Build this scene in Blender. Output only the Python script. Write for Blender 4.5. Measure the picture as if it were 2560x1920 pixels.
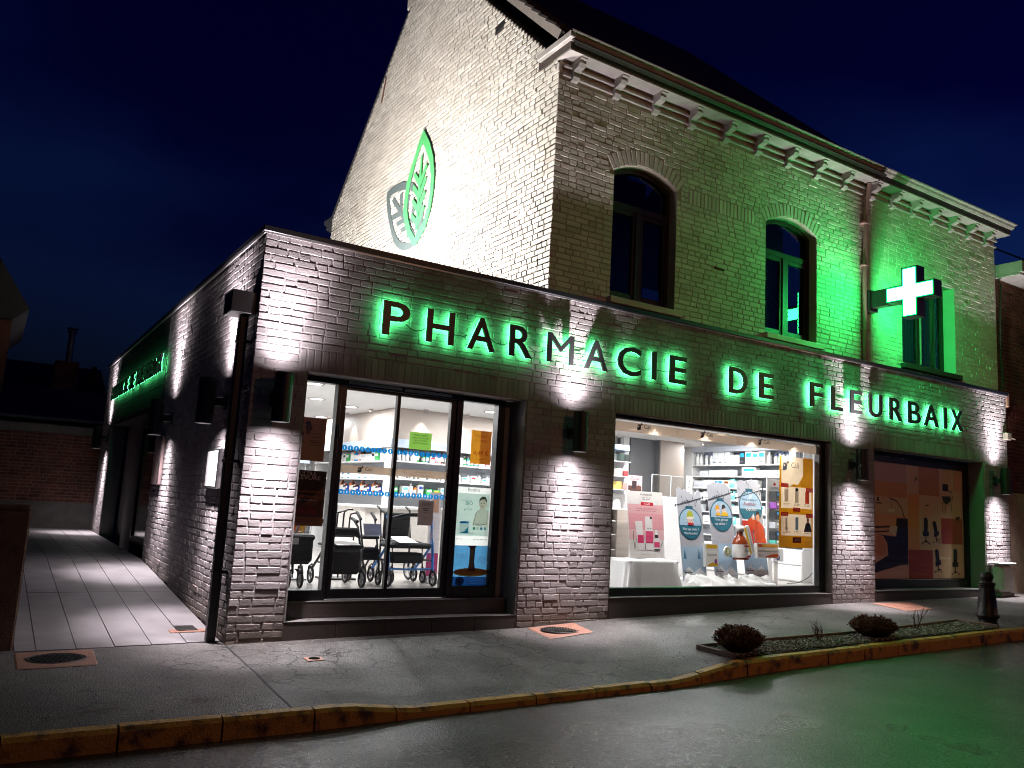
import bpy, math, random
from mathutils import Vector as V, Matrix, Euler
from mathutils.geometry import tessellate_polygon
rnd = random.Random(7)
for o in list(bpy.data.objects): bpy.data.objects.remove(o)
SC = bpy.context.scene
COL = SC.collection
R = math.radians

# ------------------------------------------------------------------ camera
cd = bpy.data.cameras.new('camera'); cam = bpy.data.objects.new('camera', cd); COL.objects.link(cam)
cd.sensor_width = 36; cd.lens = 2032.58 / 2560 * 36; cd.clip_end = 2000; cd.clip_start = .05
CAMP = V((-1.93245, -7.57382, 1.38342))
CAMM = (Matrix.Rotation(R(-32.16177), 3, 'Z') @ Matrix.Rotation(R(98.24571), 3, 'X') @ Matrix.Rotation(R(3.20509), 3, 'Z'))
cam.matrix_world = Matrix.Translation(CAMP) @ CAMM.to_4x4()
SC.camera = cam
def pix(p):
    v = CAMM.transposed() @ (V(p) - CAMP)
    if v.z > -.1: return (-9999, -9999)
    return (1280 + 2032.58 * v.x / -v.z, 960 - 2032.58 * v.y / -v.z)

# ------------------------------------------------------------------ sky
W = bpy.data.worlds.new('World'); SC.world = W; W.use_nodes = True
nt = W.node_tree; N = nt.nodes; L = nt.links
bg = N['Background']
sky = N.new('ShaderNodeTexSky'); sky.sky_type = 'NISHITA'; sky.sun_disc = False
sky.sun_elevation = R(-3.0); sky.sun_rotation = R(120); sky.altitude = 20
tint = N.new('ShaderNodeMix'); tint.data_type = 'RGBA'; tint.blend_type = 'MULTIPLY'; tint.inputs[0].default_value = 1
geo = N.new('ShaderNodeTexCoord')
mp = N.new('ShaderNodeMapping'); mp.inputs['Scale'].default_value = (1.2, 1.2, 3.2); mp.inputs['Location'].default_value = (1.7, .4, .9)
nz = N.new('ShaderNodeTexNoise'); nz.inputs['Scale'].default_value = 1.7; nz.inputs['Detail'].default_value = 4; nz.inputs['Roughness'].default_value = .45
rp = N.new('ShaderNodeValToRGB'); rp.color_ramp.elements[0].position = .42; rp.color_ramp.elements[1].position = .60
rp.color_ramp.elements[0].color = (.10, .34, 1.75, 1); rp.color_ramp.elements[1].color = (.030, .028, .80, 1)
sx = N.new('ShaderNodeSeparateXYZ'); mm = N.new('ShaderNodeMath'); mm.operation = 'MULTIPLY_ADD'; mm.inputs[1].default_value = .55   # low cloud bank with a ragged upper edge
L.new(geo.outputs['Generated'], mp.inputs[0]); L.new(mp.outputs[0], nz.inputs[0]); L.new(geo.outputs['Generated'], sx.inputs[0])
L.new(nz.outputs[0], mm.inputs[0]); L.new(sx.outputs[2], mm.inputs[2]); sb_ = N.new('ShaderNodeMath'); sb_.operation = 'SUBTRACT'; sb_.inputs[1].default_value = .115
L.new(mm.outputs[0], sb_.inputs[0]); L.new(sb_.outputs[0], rp.inputs[0])
L.new(sky.outputs[0], tint.inputs[6]); L.new(rp.outputs[0], tint.inputs[7]); L.new(tint.outputs[2], bg.inputs[0])
bg.inputs[1].default_value = 0.30

SC.view_settings.view_transform = 'Standard'; SC.view_settings.look = 'None'
SC.view_settings.exposure = 0; SC.view_settings.gamma = 1; SC.view_settings.use_curve_mapping = False
cy = SC.cycles
cy.use_denoising = True; cy.max_bounces = 6; cy.diffuse_bounces = 3; cy.glossy_bounces = 3; cy.transparent_max_bounces = 12
cy.transmission_bounces = 4; cy.caustics_reflective = False; cy.caustics_refractive = False; cy.sample_clamp_indirect = 4
cy.use_light_tree = True; cy.pixel_filter_type = 'BLACKMAN_HARRIS'; cy.filter_width = 1.05
try: cy.denoising_prefilter = 'ACCURATE'
except Exception: pass

# ------------------------------------------------------------------ materials
def lin(h):
    h = h.lstrip('#'); c = [int(h[i:i + 2], 16) / 255 for i in (0, 2, 4)]
    return tuple(x / 12.92 if x <= .04045 else ((x + .055) / 1.055) ** 2.4 for x in c)
MATS = {}
def newmat(name):
    m = bpy.data.materials.new(name); m.use_nodes = True
    return m, m.node_tree.nodes, m.node_tree.links, m.node_tree.nodes['Principled BSDF']
def mat(name, c, rough=.6, metal=0, c2=None, nscale=6, bump=0, bscale=60, spec=.5, fac=(.35, .7)):
    """procedural paint / stone / metal: two tones mixed by noise, fine relief by a second noise"""
    if name in MATS: return MATS[name]
    m, n, l, p = newmat(name)
    p.inputs['Roughness'].default_value = rough; p.inputs['Metallic'].default_value = metal
    p.inputs['Specular IOR Level'].default_value = spec
    tc = n.new('ShaderNodeTexCoord')
    if c2 is None: c2 = tuple(x * .82 for x in c)
    a = n.new('ShaderNodeTexNoise'); a.inputs['Scale'].default_value = nscale; a.inputs['Detail'].default_value = 5
    r = n.new('ShaderNodeValToRGB'); r.color_ramp.elements[0].position, r.color_ramp.elements[1].position = fac
    r.color_ramp.elements[0].color = (*c, 1); r.color_ramp.elements[1].color = (*c2, 1)
    l.new(tc.outputs['Object'], a.inputs[0]); l.new(a.outputs[0], r.inputs[0]); l.new(r.outputs[0], p.inputs['Base Color'])
    if bump:
        b = n.new('ShaderNodeBump'); b.inputs['Strength'].default_value = bump; b.inputs['Distance'].default_value = .01
        q = n.new('ShaderNodeTexNoise'); q.inputs['Scale'].default_value = bscale; q.inputs['Detail'].default_value = 4
        l.new(tc.outputs['Object'], q.inputs[0]); l.new(q.outputs[0], b.inputs['Height']); l.new(b.outputs[0], p.inputs['Normal'])
    MATS[name] = m; return m
def hx(h, rough=.6, trans=0):
    """printed colour (paper or card), slightly uneven"""
    k = 'print_%s_%g_%g' % (h, rough, trans)
    if k in MATS: return MATS[k]
    c = lin(h); m = mat(k, c, rough, c2=tuple(x * .93 for x in c), nscale=25)
    if trans:
        n, l = m.node_tree.nodes, m.node_tree.links; p = n['Principled BSDF']; out = n['Material Output']
        t = n.new('ShaderNodeBsdfTranslucent'); t.inputs[0].default_value = (*c, 1)
        mx = n.new('ShaderNodeMixShader'); mx.inputs[0].default_value = trans
        l.new(p.outputs[0], mx.inputs[1]); l.new(t.outputs[0], mx.inputs[2]); l.new(mx.outputs[0], out.inputs[0])
    return m
def emit(name, c, s):
    if name in MATS: return MATS[name]
    m, n, l, p = newmat(name); n.remove(p); e = n.new('ShaderNodeEmission')
    e.inputs[0].default_value = (*c, 1); e.inputs[1].default_value = s; l.new(e.outputs[0], n['Material Output'].inputs[0])
    MATS[name] = m; return m
def glassmat(name, tint=(1, 1, 1), rough=0.0, frost=0):
    if name in MATS: return MATS[name]
    m, n, l, p = newmat(name); n.remove(p)
    t = n.new('ShaderNodeBsdfTransparent'); t.inputs[0].default_value = (*tint, 1)
    g = n.new('ShaderNodeBsdfGlossy'); g.inputs['Roughness'].default_value = rough
    ge = n.new('ShaderNodeNewGeometry'); dp = n.new('ShaderNodeVectorMath'); dp.operation = 'DOT_PRODUCT'; l.new(ge.outputs['Normal'], dp.inputs[0]); l.new(ge.outputs['Incoming'], dp.inputs[1])
    def mth(op, a, v):
        q = n.new('ShaderNodeMath'); q.operation = op; q.use_clamp = op != 'POWER'
        if op == 'SUBTRACT': q.inputs[0].default_value = v; l.new(a, q.inputs[1])
        else:
            l.new(a, q.inputs[0])
            if v is not None: q.inputs[1].default_value = v
        return q.outputs[0]
    f = n.new('ShaderNodeMapRange'); f.inputs[3].default_value = .04; f.inputs[4].default_value = 1   # Schlick reflectance
    l.new(mth('POWER', mth('SUBTRACT', mth('ABSOLUTE', dp.outputs['Value'], None), 1), 5), f.inputs[0])
    mx = n.new('ShaderNodeMixShader'); l.new(f.outputs[0], mx.inputs[0]); l.new(t.outputs[0], mx.inputs[1]); l.new(g.outputs[0], mx.inputs[2])
    if frost:
        d = n.new('ShaderNodeBsdfTranslucent'); d2 = n.new('ShaderNodeBsdfDiffuse')
        mm = n.new('ShaderNodeMixShader'); mm.inputs[0].default_value = .5; l.new(d.outputs[0], mm.inputs[1]); l.new(d2.outputs[0], mm.inputs[2])
        d.inputs[0].default_value = (*tint, 1); d2.inputs[0].default_value = (*tint, 1)
        m2 = n.new('ShaderNodeMixShader'); m2.inputs[0].default_value = frost; l.new(mx.outputs[0], m2.inputs[1]); l.new(mm.outputs[0], m2.inputs[2]); mx = m2
    l.new(mx.outputs[0], n['Material Output'].inputs[0]); MATS[name] = m; return m

def wallpaint(name, c, c2, bump=.5, bscale=55, rnd_amt=.17, grime=(.05, .035, .025), gfac=(.62, .80)):
    """painted brick: per-piece tone by Object Info / attribute, worn patches, roller texture"""
    if name in MATS: return MATS[name]
    m, n, l, p = newmat(name); p.inputs['Roughness'].default_value = .8; p.inputs['Specular IOR Level'].default_value = .2
    gm = n.new('ShaderNodeNewGeometry')
    a = n.new('ShaderNodeTexNoise'); a.inputs['Scale'].default_value = 2.2; a.inputs['Detail'].default_value = 6
    r = n.new('ShaderNodeValToRGB'); r.color_ramp.elements[0].position, r.color_ramp.elements[1].position = .35, .68
    r.color_ramp.elements[0].color = (*c, 1); r.color_ramp.elements[1].color = (*c2, 1)
    w = n.new('ShaderNodeTexNoise'); w.inputs['Scale'].default_value = 9; w.inputs['Detail'].default_value = 8; w.inputs['Roughness'].default_value = .7
    wr = n.new('ShaderNodeValToRGB'); wr.color_ramp.elements[0].position, wr.color_ramp.elements[1].position = gfac
    mx = n.new('ShaderNodeMix'); mx.data_type = 'RGBA'; mx.inputs[7].default_value = (*grime, 1)
    l.new(gm.outputs['Position'], a.inputs[0]); l.new(a.outputs[0], r.inputs[0]); l.new(r.outputs[0], mx.inputs[6])
    l.new(gm.outputs['Position'], w.inputs[0]); l.new(w.outputs[0], wr.inputs[0])
    sc = n.new('ShaderNodeMath'); sc.operation = 'MULTIPLY'; sc.inputs[1].default_value = .75
    l.new(wr.outputs[0], sc.inputs[0]); l.new(sc.outputs[0], mx.inputs[0])
    pz_ = n.new('ShaderNodeSeparateXYZ'); l.new(gm.outputs['Position'], pz_.inputs[0])
    ft = n.new('ShaderNodeMath'); ft.operation = 'MULTIPLY_ADD'; ft.inputs[1].default_value = -.55; l.new(w.outputs[0], ft.inputs[0]); l.new(pz_.outputs[2], ft.inputs[2])
    fm = n.new('ShaderNodeMapRange'); fm.inputs[1].default_value = -.28; fm.inputs[2].default_value = .30; fm.inputs[3].default_value = .8; fm.inputs[4].default_value = 0; l.new(ft.outputs[0], fm.inputs[0])
    fx = n.new('ShaderNodeMix'); fx.data_type = 'RGBA'; fx.inputs[7].default_value = (.10, .075, .045, 1); l.new(fm.outputs[0], fx.inputs[0]); l.new(mx.outputs[2], fx.inputs[6]); mx = fx
    hs = n.new('ShaderNodeHueSaturation'); mr = n.new('ShaderNodeMapRange'); mr.inputs[3].default_value = 1 - rnd_amt; mr.inputs[4].default_value = 1 + rnd_amt
    ri = gm.outputs['Random Per Island']; l.new(ri, mr.inputs[0])
    oi = n.new('ShaderNodeObjectInfo'); ad = n.new('ShaderNodeMath'); ad.operation = 'ADD'; fr = n.new('ShaderNodeMath'); fr.operation = 'FRACT'
    l.new(ri, ad.inputs[0]); l.new(oi.outputs['Random'], ad.inputs[1]); l.new(ad.outputs[0], fr.inputs[0]); l.new(fr.outputs[0], mr.inputs[0])
    l.new(mr.outputs[0], hs.inputs['Value']); l.new(mx.outputs[2], hs.inputs['Color']); l.new(hs.outputs[0], p.inputs['Base Color'])
    b = n.new('ShaderNodeBump'); b.inputs['Strength'].default_value = bump; b.inputs['Distance'].default_value = .006
    q = n.new('ShaderNodeTexNoise'); q.inputs['Scale'].default_value = bscale; q.inputs['Detail'].default_value = 5
    l.new(gm.outputs['Position'], q.inputs[0]); l.new(q.outputs[0], b.inputs['Height']); l.new(b.outputs[0], p.inputs['Normal'])
    MATS[name] = m; return m

def asphalt(name, c, c2, rough, wet, crack, grain=260, bump=.6, speck=.35):
    m, n, l, p = newmat(name); gm = n.new('ShaderNodeNewGeometry')
    a = n.new('ShaderNodeTexNoise'); a.inputs['Scale'].default_value = .9; a.inputs['Detail'].default_value = 7; a.inputs['Roughness'].default_value = .6
    r = n.new('ShaderNodeValToRGB'); r.color_ramp.elements[0].position, r.color_ramp.elements[1].position = .38, .64
    r.color_ramp.elements[0].color = (*c, 1); r.color_ramp.elements[1].color = (*c2, 1)
    g = n.new('ShaderNodeTexVoronoi'); g.inputs['Scale'].default_value = grain
    gr = n.new('ShaderNodeMapRange'); gr.inputs[1].default_value = 0; gr.inputs[2].default_value = 1; gr.inputs[3].default_value = 1 - speck; gr.inputs[4].default_value = 1 + speck * 1.6
    mx = n.new('ShaderNodeMix'); mx.data_type = 'RGBA'; mx.blend_type = 'MULTIPLY'; mx.inputs[0].default_value = 1
    l.new(gm.outputs['Position'], a.inputs[0]); l.new(a.outputs[0], r.inputs[0]); l.new(gm.outputs['Position'], g.inputs[0])
    sp = n.new('ShaderNodeSeparateColor'); l.new(g.outputs['Color'], sp.inputs[0]); l.new(sp.outputs[0], gr.inputs[0])
    l.new(r.outputs[0], mx.inputs[6]); l.new(gr.outputs[0], mx.inputs[7])
    col = mx.outputs[2]
    # cracks: distance to Voronoi edges, wobbled, only in worn areas
    wv = n.new('ShaderNodeTexNoise'); wv.inputs['Scale'].default_value = 5; wv.inputs['Detail'].default_value = 4
    vm = n.new('ShaderNodeMix'); vm.data_type = 'VECTOR'; vm.inputs[0].default_value = .16
    l.new(gm.outputs['Position'], wv.inputs[0]); l.new(gm.outputs['Position'], vm.inputs[4]); l.new(wv.outputs['Color'], vm.inputs[5])
    v = n.new('ShaderNodeTexVoronoi'); v.feature = 'DISTANCE_TO_EDGE'; v.inputs['Scale'].default_value = 3.4; l.new(vm.outputs[1], v.inputs[0])
    lt = n.new('ShaderNodeMath'); lt.operation = 'LESS_THAN'; lt.inputs[1].default_value = .017; l.new(v.outputs[0], lt.inputs[0])
    ms = n.new('ShaderNodeTexNoise'); ms.inputs['Scale'].default_value = .55; ms.inputs['Detail'].default_value = 3; l.new(gm.outputs['Position'], ms.inputs[0])
    gt = n.new('ShaderNodeMath'); gt.operation = 'GREATER_THAN'; gt.inputs[1].default_value = crack; l.new(ms.outputs[0], gt.inputs[0])
    ml = n.new('ShaderNodeMath'); ml.operation = 'MULTIPLY'; l.new(lt.outputs[0], ml.inputs[0]); l.new(gt.outputs[0], ml.inputs[1])
    m2 = n.new('ShaderNodeMix'); m2.data_type = 'RGBA'; m2.inputs[7].default_value = (.008, .007, .006, 1); l.new(ml.outputs[0], m2.inputs[0]); l.new(col, m2.inputs[6])
    l.new(m2.outputs[2], p.inputs['Base Color'])
    # wetness: patches of lower roughness
    wr = n.new('ShaderNodeMapRange'); wr.inputs[1].default_value = .38; wr.inputs[2].default_value = .62; wr.inputs[3].default_value = wet; wr.inputs[4].default_value = rough
    w2 = n.new('ShaderNodeTexNoise'); w2.inputs['Scale'].default_value = .45; w2.inputs['Detail'].default_value = 4; l.new(gm.outputs['Position'], w2.inputs[0]); l.new(w2.outputs[0], wr.inputs[0])
    l.new(wr.outputs[0], p.inputs['Roughness']); p.inputs['Specular IOR Level'].default_value = .42
    b = n.new('ShaderNodeBump'); b.inputs['Strength'].default_value = bump; b.inputs['Distance'].default_value = .006
    q = n.new('ShaderNodeTexNoise'); q.inputs['Scale'].default_value = grain * 1.6; q.inputs['Detail'].default_value = 4
    sb = n.new('ShaderNodeMath'); sb.operation = 'SUBTRACT'; l.new(gm.outputs['Position'], q.inputs[0]); l.new(q.outputs[0], sb.inputs[0]); l.new(ml.outputs[0], sb.inputs[1])
    st = n.new('ShaderNodeMath'); st.operation = 'MULTIPLY_ADD'; st.inputs[1].default_value = -.9; l.new(g.outputs['Distance'], st.inputs[0]); l.new(sb.outputs[0], st.inputs[2])
    l.new(st.outputs[0], b.inputs['Height']); l.new(b.outputs[0], p.inputs['Normal'])
    MATS[name] = m; return m

TAUPE = wallpaint('taupe_painted_brick', (.325, .292, .294), (.275, .247, .248), .55, 60)
TAUPE_M = wallpaint('taupe_painted_mortar', (.32, .288, .29), (.27, .243, .244), .7, 90, 0)
CREAM = wallpaint('cream_painted_brick', (.67, .625, .56), (.55, .505, .445), .6, 60, .14, (.10, .045, .025), (.64, .80))
CREAM_M = wallpaint('weathered_mortar', (.060, .047, .040), (.035, .028, .024), .6, 80, 0)
CREAM_F = wallpaint('cream_front_mortar', (.44, .38, .31), (.33, .28, .22), .6, 80, 0)
REDBRICK = wallpaint('old_red_brick', (.12, .042, .028), (.07, .027, .02), .6, 70, .3)
REDMORTAR = wallpaint('lime_mortar', (.16, .125, .10), (.10, .08, .065), .6, 80, 0)
BLACK = mat('black_powder_coat', (.012, .012, .013), .42, bump=.15, bscale=300)
FRAME = mat('black_aluminium_frame', (.010, .010, .011), .35, bump=.05, bscale=200)
REVEAL = mat('grey_rendered_reveal', (.20, .185, .18), .7, bump=.3, bscale=150)
GRANITE = mat('dark_stone_step', (.055, .042, .036), .42, c2=(.04, .03, .026), nscale=40, bump=.15, bscale=120)
TREAD = mat('grey_stone_tread', (.20, .185, .18), .38, c2=(.13, .12, .118), nscale=14, bump=.15, bscale=120)
ZINC = mat('zinc_sheet', (.12, .125, .13), .45, metal=.4, nscale=5, bump=.1)
WHITEP = mat('white_gloss_paint', (.40, .365, .34), .6, c2=(.29, .26, .24), nscale=5, bump=.1)
DKWOOD = mat('dark_stained_wood', (.022, .015, .012), .5, c2=(.014, .010, .008), nscale=12, bump=.2)
ROOFT = mat('dark_roof_tile', (.030, .024, .022), .7, c2=(.018, .015, .014), nscale=5, bump=.3)
FASC = mat('dark_fascia_panel', (.034, .036, .035), .75, c2=(.026, .027, .026), nscale=3, bump=.2)
SLAB = mat('pale_paving_slab', (.195, .182, .184), .5, c2=(.135, .126, .128), nscale=3.5, bump=.25, bscale=170)
BROWNW = mat('rough_brown_render', (.15, .10, .06), .85, c2=(.08, .05, .03), nscale=7, bump=.8, bscale=60)
CONC = mat('grey_concrete', (.22, .21, .20), .8, c2=(.15, .14, .135), nscale=6, bump=.4)
EARTH = mat('dark_earth', (.05, .04, .03), .95, c2=(.03, .024, .018), nscale=9, bump=.6)
PAVE = asphalt('pavement_asphalt', (.088, .080, .075), (.046, .042, .039), .66, .40, .545, 85, .9, .5)
ROAD = asphalt('wet_road_asphalt', (.052, .050, .048), (.028, .027, .0265), .42, .22, .55, 75, .55, .8)
RUSTC = mat('red_iron_cover', (.26, .12, .075), .55, c2=(.17, .08, .055), nscale=14, bump=.5, bscale=80)
IRON = mat('dark_cast_iron', (.03, .028, .027), .4, metal=.6, bump=.3)
STEEL = mat('brushed_steel', (.45, .45, .46), .3, metal=1, nscale=30)
RUBBER = mat('black_rubber', (.012, .012, .012), .7)
FABRIC = mat('black_nylon_fabric', (.005, .005, .0055), .75, bump=.4, bscale=200)
WHITE = mat('matt_white_wall', (.80, .79, .78), .7, c2=(.76, .75, .74), nscale=2)
CEIL = mat('white_ceiling', (.82, .81, .80), .8, c2=(.79, .78, .77), nscale=2)
FLOORI = mat('pale_shop_floor', (.50, .47, .44), .25, c2=(.43, .40, .37), nscale=4)
BEIGE = mat('beige_laminate', (.40, .34, .295), .5, c2=(.38, .32, .28), nscale=3)
BLUEG = mat('blue_grey_fascia', (.42, .50, .60), .45, c2=(.39, .47, .57), nscale=3)
LAMIN = mat('white_laminate', (.78, .77, .76), .35, c2=(.75, .74, .73), nscale=3)
GREYC = mat('grey_column_paint', (.11, .11, .115), .5, c2=(.095, .095, .10), nscale=3)
BROWNC = mat('brown_column_panel', (.26, .21, .175), .5, c2=(.235, .19, .16), nscale=3)
CLOTH = mat('white_cotton_cloth', (.80, .80, .80), .85, c2=(.76, .76, .77), nscale=20, bump=.3, bscale=400)
GLASS = glassmat('clear_glass'); DGLASS = glassmat('upper_window_glass', (.55, .6, .62))
FROST = glassmat('frosted_band_film', (.80, .70, .60), .2, .62)
KERB = mat('worn_yellow_kerb', (.085, .05, .026), .6, c2=(.56, .29, .035), nscale=9, bump=.7, bscale=60, fac=(.33, .50))

# ------------------------------------------------------------------ builders
class MB:
    def __init__(s): s.v = []; s.f = []; s.m = []; s.mats = []; s.s = []
    def mi(s, m):
        if m not in s.mats: s.mats.append(m)
        return s.mats.index(m)
    def add(s, vs, fs, m, smooth=False):
        b = len(s.v); s.v += [tuple(v) for v in vs]; i = s.mi(m)
        for f in fs: s.f.append(tuple(b + k for k in f)); s.m.append(i); s.s.append(smooth)
        return s
    def box(s, x0, y0, z0, x1, y1, z1, m, M=None):
        vs = [V(p) for p in ((x0, y0, z0), (x1, y0, z0), (x1, y1, z0), (x0, y1, z0), (x0, y0, z1), (x1, y0, z1), (x1, y1, z1), (x0, y1, z1))]
        if M: vs = [M @ v for v in vs]
        return s.add(vs, [(0, 3, 2, 1), (4, 5, 6, 7), (0, 1, 5, 4), (1, 2, 6, 5), (2, 3, 7, 6), (3, 0, 4, 7)], m)
    def bev(s, x0, y0, z0, x1, y1, z1, m, b=.01, M=None):
        """box with chamfered edges"""
        vs = []; fs = []
        X, Y, Z = (x0, x1), (y0, y1), (z0, z1)
        idx = {}
        for i in (0, 1):
            for j in (0, 1):
                for k in (0, 1):
                    sx, sy, sz = (b, -b)[i], (b, -b)[j], (b, -b)[k]
                    for ax in range(3):
                        p = [X[i], Y[j], Z[k]]
                        if ax != 0: p[0] += sx
                        if ax != 1: p[1] += sy
                        if ax != 2: p[2] += sz
                        idx[i, j, k, ax] = len(vs); vs.append(V(p))
        g = lambda i, j, k, a: idx[i, j, k, a]
        for i in (0, 1):
            fs.append(tuple(g(i, j, k, 0) for j, k in ((0, 0), (1, 0), (1, 1), (0, 1))))
            fs.append(tuple(g(j, i, k, 1) for j, k in ((0, 0), (1, 0), (1, 1), (0, 1))))
            fs.append(tuple(g(j, k, i, 2) for j, k in ((0, 0), (1, 0), (1, 1), (0, 1))))
        for i in (0, 1):
            for j in (0, 1):
                fs.append((g(i, j, 0, 0), g(i, j, 1, 0), g(i, j, 1, 1), g(i, j, 0, 1)))
                fs.append((g(i, 0, j, 0), g(i, 1, j, 0), g(i, 1, j, 2), g(i, 0, j, 2)))
                fs.append((g(0, i, j, 1), g(1, i, j, 1), g(1, i, j, 2), g(0, i, j, 2)))
                for k in (0, 1): fs.append((g(i, j, k, 0), g(i, j, k, 1), g(i, j, k, 2)))
        if M: vs = [M @ v for v in vs]
        return s.add(vs, fs, m)
    def cyl(s, p0, p1, r0, m, r1=None, n=12, caps=True, smooth=True):
        p0, p1 = V(p0), V(p1); r1 = r0 if r1 is None else r1
        a = (p1 - p0).normalized(); u = a.cross(V((0, 0, 1)) if abs(a.z) < .9 else V((1, 0, 0))).normalized(); w = a.cross(u)
        ring = lambda c, r: [c + (u * math.cos(2 * math.pi * i / n) + w * math.sin(2 * math.pi * i / n)) * r for i in range(n)]
        s.add(ring(p0, r0) + ring(p1, r1), [(i, (i + 1) % n, n + (i + 1) % n, n + i) for i in range(n)], m, smooth)
        if caps:
            if r0 > 1e-4: s.add(ring(p0, r0), [tuple(range(n))[::-1]], m)
            if r1 > 1e-4: s.add(ring(p1, r1), [tuple(range(n))], m)
        return s
    def tube(s, pts, r, m, n=8):
        pts = [V(p) for p in pts]; rings = []
        for i, p in enumerate(pts):
            d = (pts[min(i + 1, len(pts) - 1)] - pts[max(i - 1, 0)]).normalized()
            u = d.cross(V((0, 0, 1)) if abs(d.z) < .95 else V((0, 1, 0))).normalized(); w = d.cross(u)
            rr = r[i] if isinstance(r, (list, tuple)) else r
            rings += [p + (u * math.cos(2 * math.pi * k / n) + w * math.sin(2 * math.pi * k / n)) * rr for k in range(n)]
        fs = [(i * n + k, i * n + (k + 1) % n, (i + 1) * n + (k + 1) % n, (i + 1) * n + k) for i in range(len(pts) - 1) for k in range(n)]
        s.add(rings, fs, m, True)
        e = (len(pts) - 1) * n; b = len(s.v) - len(rings)
        s.add(rings[:n], [tuple(range(n))[::-1]], m); s.add(rings[e:], [tuple(range(n))], m)
        return s
    def lathe(s, prof, c, m, n=16, axis='Z', smooth=True):
        c = V(c); vs = []
        for r, h in prof:
            for i in range(n):
                a = 2 * math.pi * i / n; x, y = r * math.cos(a), r * math.sin(a)
                vs.append(c + (V((x, y, h)) if axis == 'Z' else V((x, h, y)) if axis == 'Y' else V((h, x, y))))
        k = len(prof)
        fs = [(j * n + i, j * n + (i + 1) % n, (j + 1) * n + (i + 1) % n, (j + 1) * n + i) for j in range(k - 1) for i in range(n)]
        return s.add(vs, fs, m, smooth)
    def torus(s, c, axis, r, t, m, n=18, k=6):
        c = V(c); a = V(axis).normalized(); u = a.cross(V((0, 0, 1)) if abs(a.z) < .9 else V((1, 0, 0))).normalized(); w = a.cross(u); vs = []
        for i in range(n):
            q = 2 * math.pi * i / n; d = u * math.cos(q) + w * math.sin(q)
            for j in range(k):
                b = 2 * math.pi * j / k; vs.append(c + d * (r + t * math.cos(b)) + a * t * math.sin(b))
        return s.add(vs, [(i * k + j, ((i + 1) % n) * k + j, ((i + 1) % n) * k + (j + 1) % k, i * k + (j + 1) % k) for i in range(n) for j in range(k)], m, True)
    def prism(s, outer, F, depth, m, holes=(), z=0):
        """polygon with holes in the plane of frame F; front at height z along the normal, back at z-depth"""
        loops = [outer] + list(holes)
        tri = tessellate_polygon([[V((p[0], p[1], 0)) for p in lp] for lp in loops])
        flat = [p for lp in loops for p in lp]; k = len(flat)
        vs = [F(p[0], p[1], z) for p in flat]
        fs = []
        for t in tri:
            a, b, c = (V(flat[i]) for i in t)
            fs.append(t if (b - a).cross(c - a) > 0 else t[::-1])
        if depth:
            vs += [F(p[0], p[1], z - depth) for p in flat]
            fs += [tuple(i + k for i in f[::-1]) for f in fs]
            b = 0
            for lp in loops:
                q = len(lp)
                fs += [(b + i, b + (i + 1) % q, k + b + (i + 1) % q, k + b + i) for i in range(q)]
                b += q
        return s.add(vs, fs, m)
    def text(s, t, F, x, y, h, m, w=None, z=0, ext=False, align='L'):
        """lettering of cap height h at (x, y) of frame F; w squeezes it to a width"""
        vs, fs, (x0, x1) = (TX if ext else TF)[t]
        sx = sy = h / CAPH
        if w: sx = w / (x1 - x0)
        off = x - x0 * sx if align == 'L' else x - (x0 + x1) / 2 * sx
        return s.add([F(off + v[0] * sx, y + v[1] * sy, z + v[2]) for v in vs], fs, m)
    def build(s, name, parent=None, **kw):
        me = bpy.data.meshes.new(name); me.from_pydata(s.v, [], s.f)
        for m in s.mats: me.materials.append(m)
        if s.f:
            me.polygons.foreach_set('material_index', s.m); me.polygons.foreach_set('use_smooth', s.s)
        me.update()
        o = bpy.data.objects.new(name, me); COL.objects.link(o)
        if parent: o.parent = parent
        for k, v in kw.items(): o[k] = v
        return o
def frame(O, U, Vv):
    O, U, Vv = V(O), V(U), V(Vv); Nn = U.cross(Vv)
    return lambda x, y, z=0: O + U * x + Vv * y + Nn * z
FRONT = lambda y=0: frame((0, y, 0), (1, 0, 0), (0, 0, 1))        # looks to -y, u = x, v = z
SIDE = lambda x=0: frame((x, 0, 0), (0, -1, 0), (0, 0, 1))        # looks to -x, u = -y, v = z
def thing(name, label, cat, group=None, kind=None, loc=(0, 0, 0)):
    o = bpy.data.objects.new(name, None); COL.objects.link(o); o.empty_display_size = .1
    o.location = loc
    o['label'] = label; o['category'] = cat
    if group: o['group'] = group
    if kind: o['kind'] = kind
    return o
def one(mb, name, label, cat, group=None):
    o = mb.build(name); o['label'] = label; o['category'] = cat
    if group: o['group'] = group
    return o
def struct(mb, name): return mb.build(name, kind='structure')
def light(kind, name, loc, power, color, parent=None, target=None, **kw):
    d = bpy.data.lights.new(name, kind); d.energy = power; d.color = color
    for k, v in kw.items(): setattr(d, k, v)
    o = bpy.data.objects.new(name, d); COL.objects.link(o); o.location = loc
    if target is not None: o.rotation_euler = (V(target) - V(loc)).to_track_quat('-Z', 'Y').to_euler()
    if parent: o.parent = parent
    return o

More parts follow.
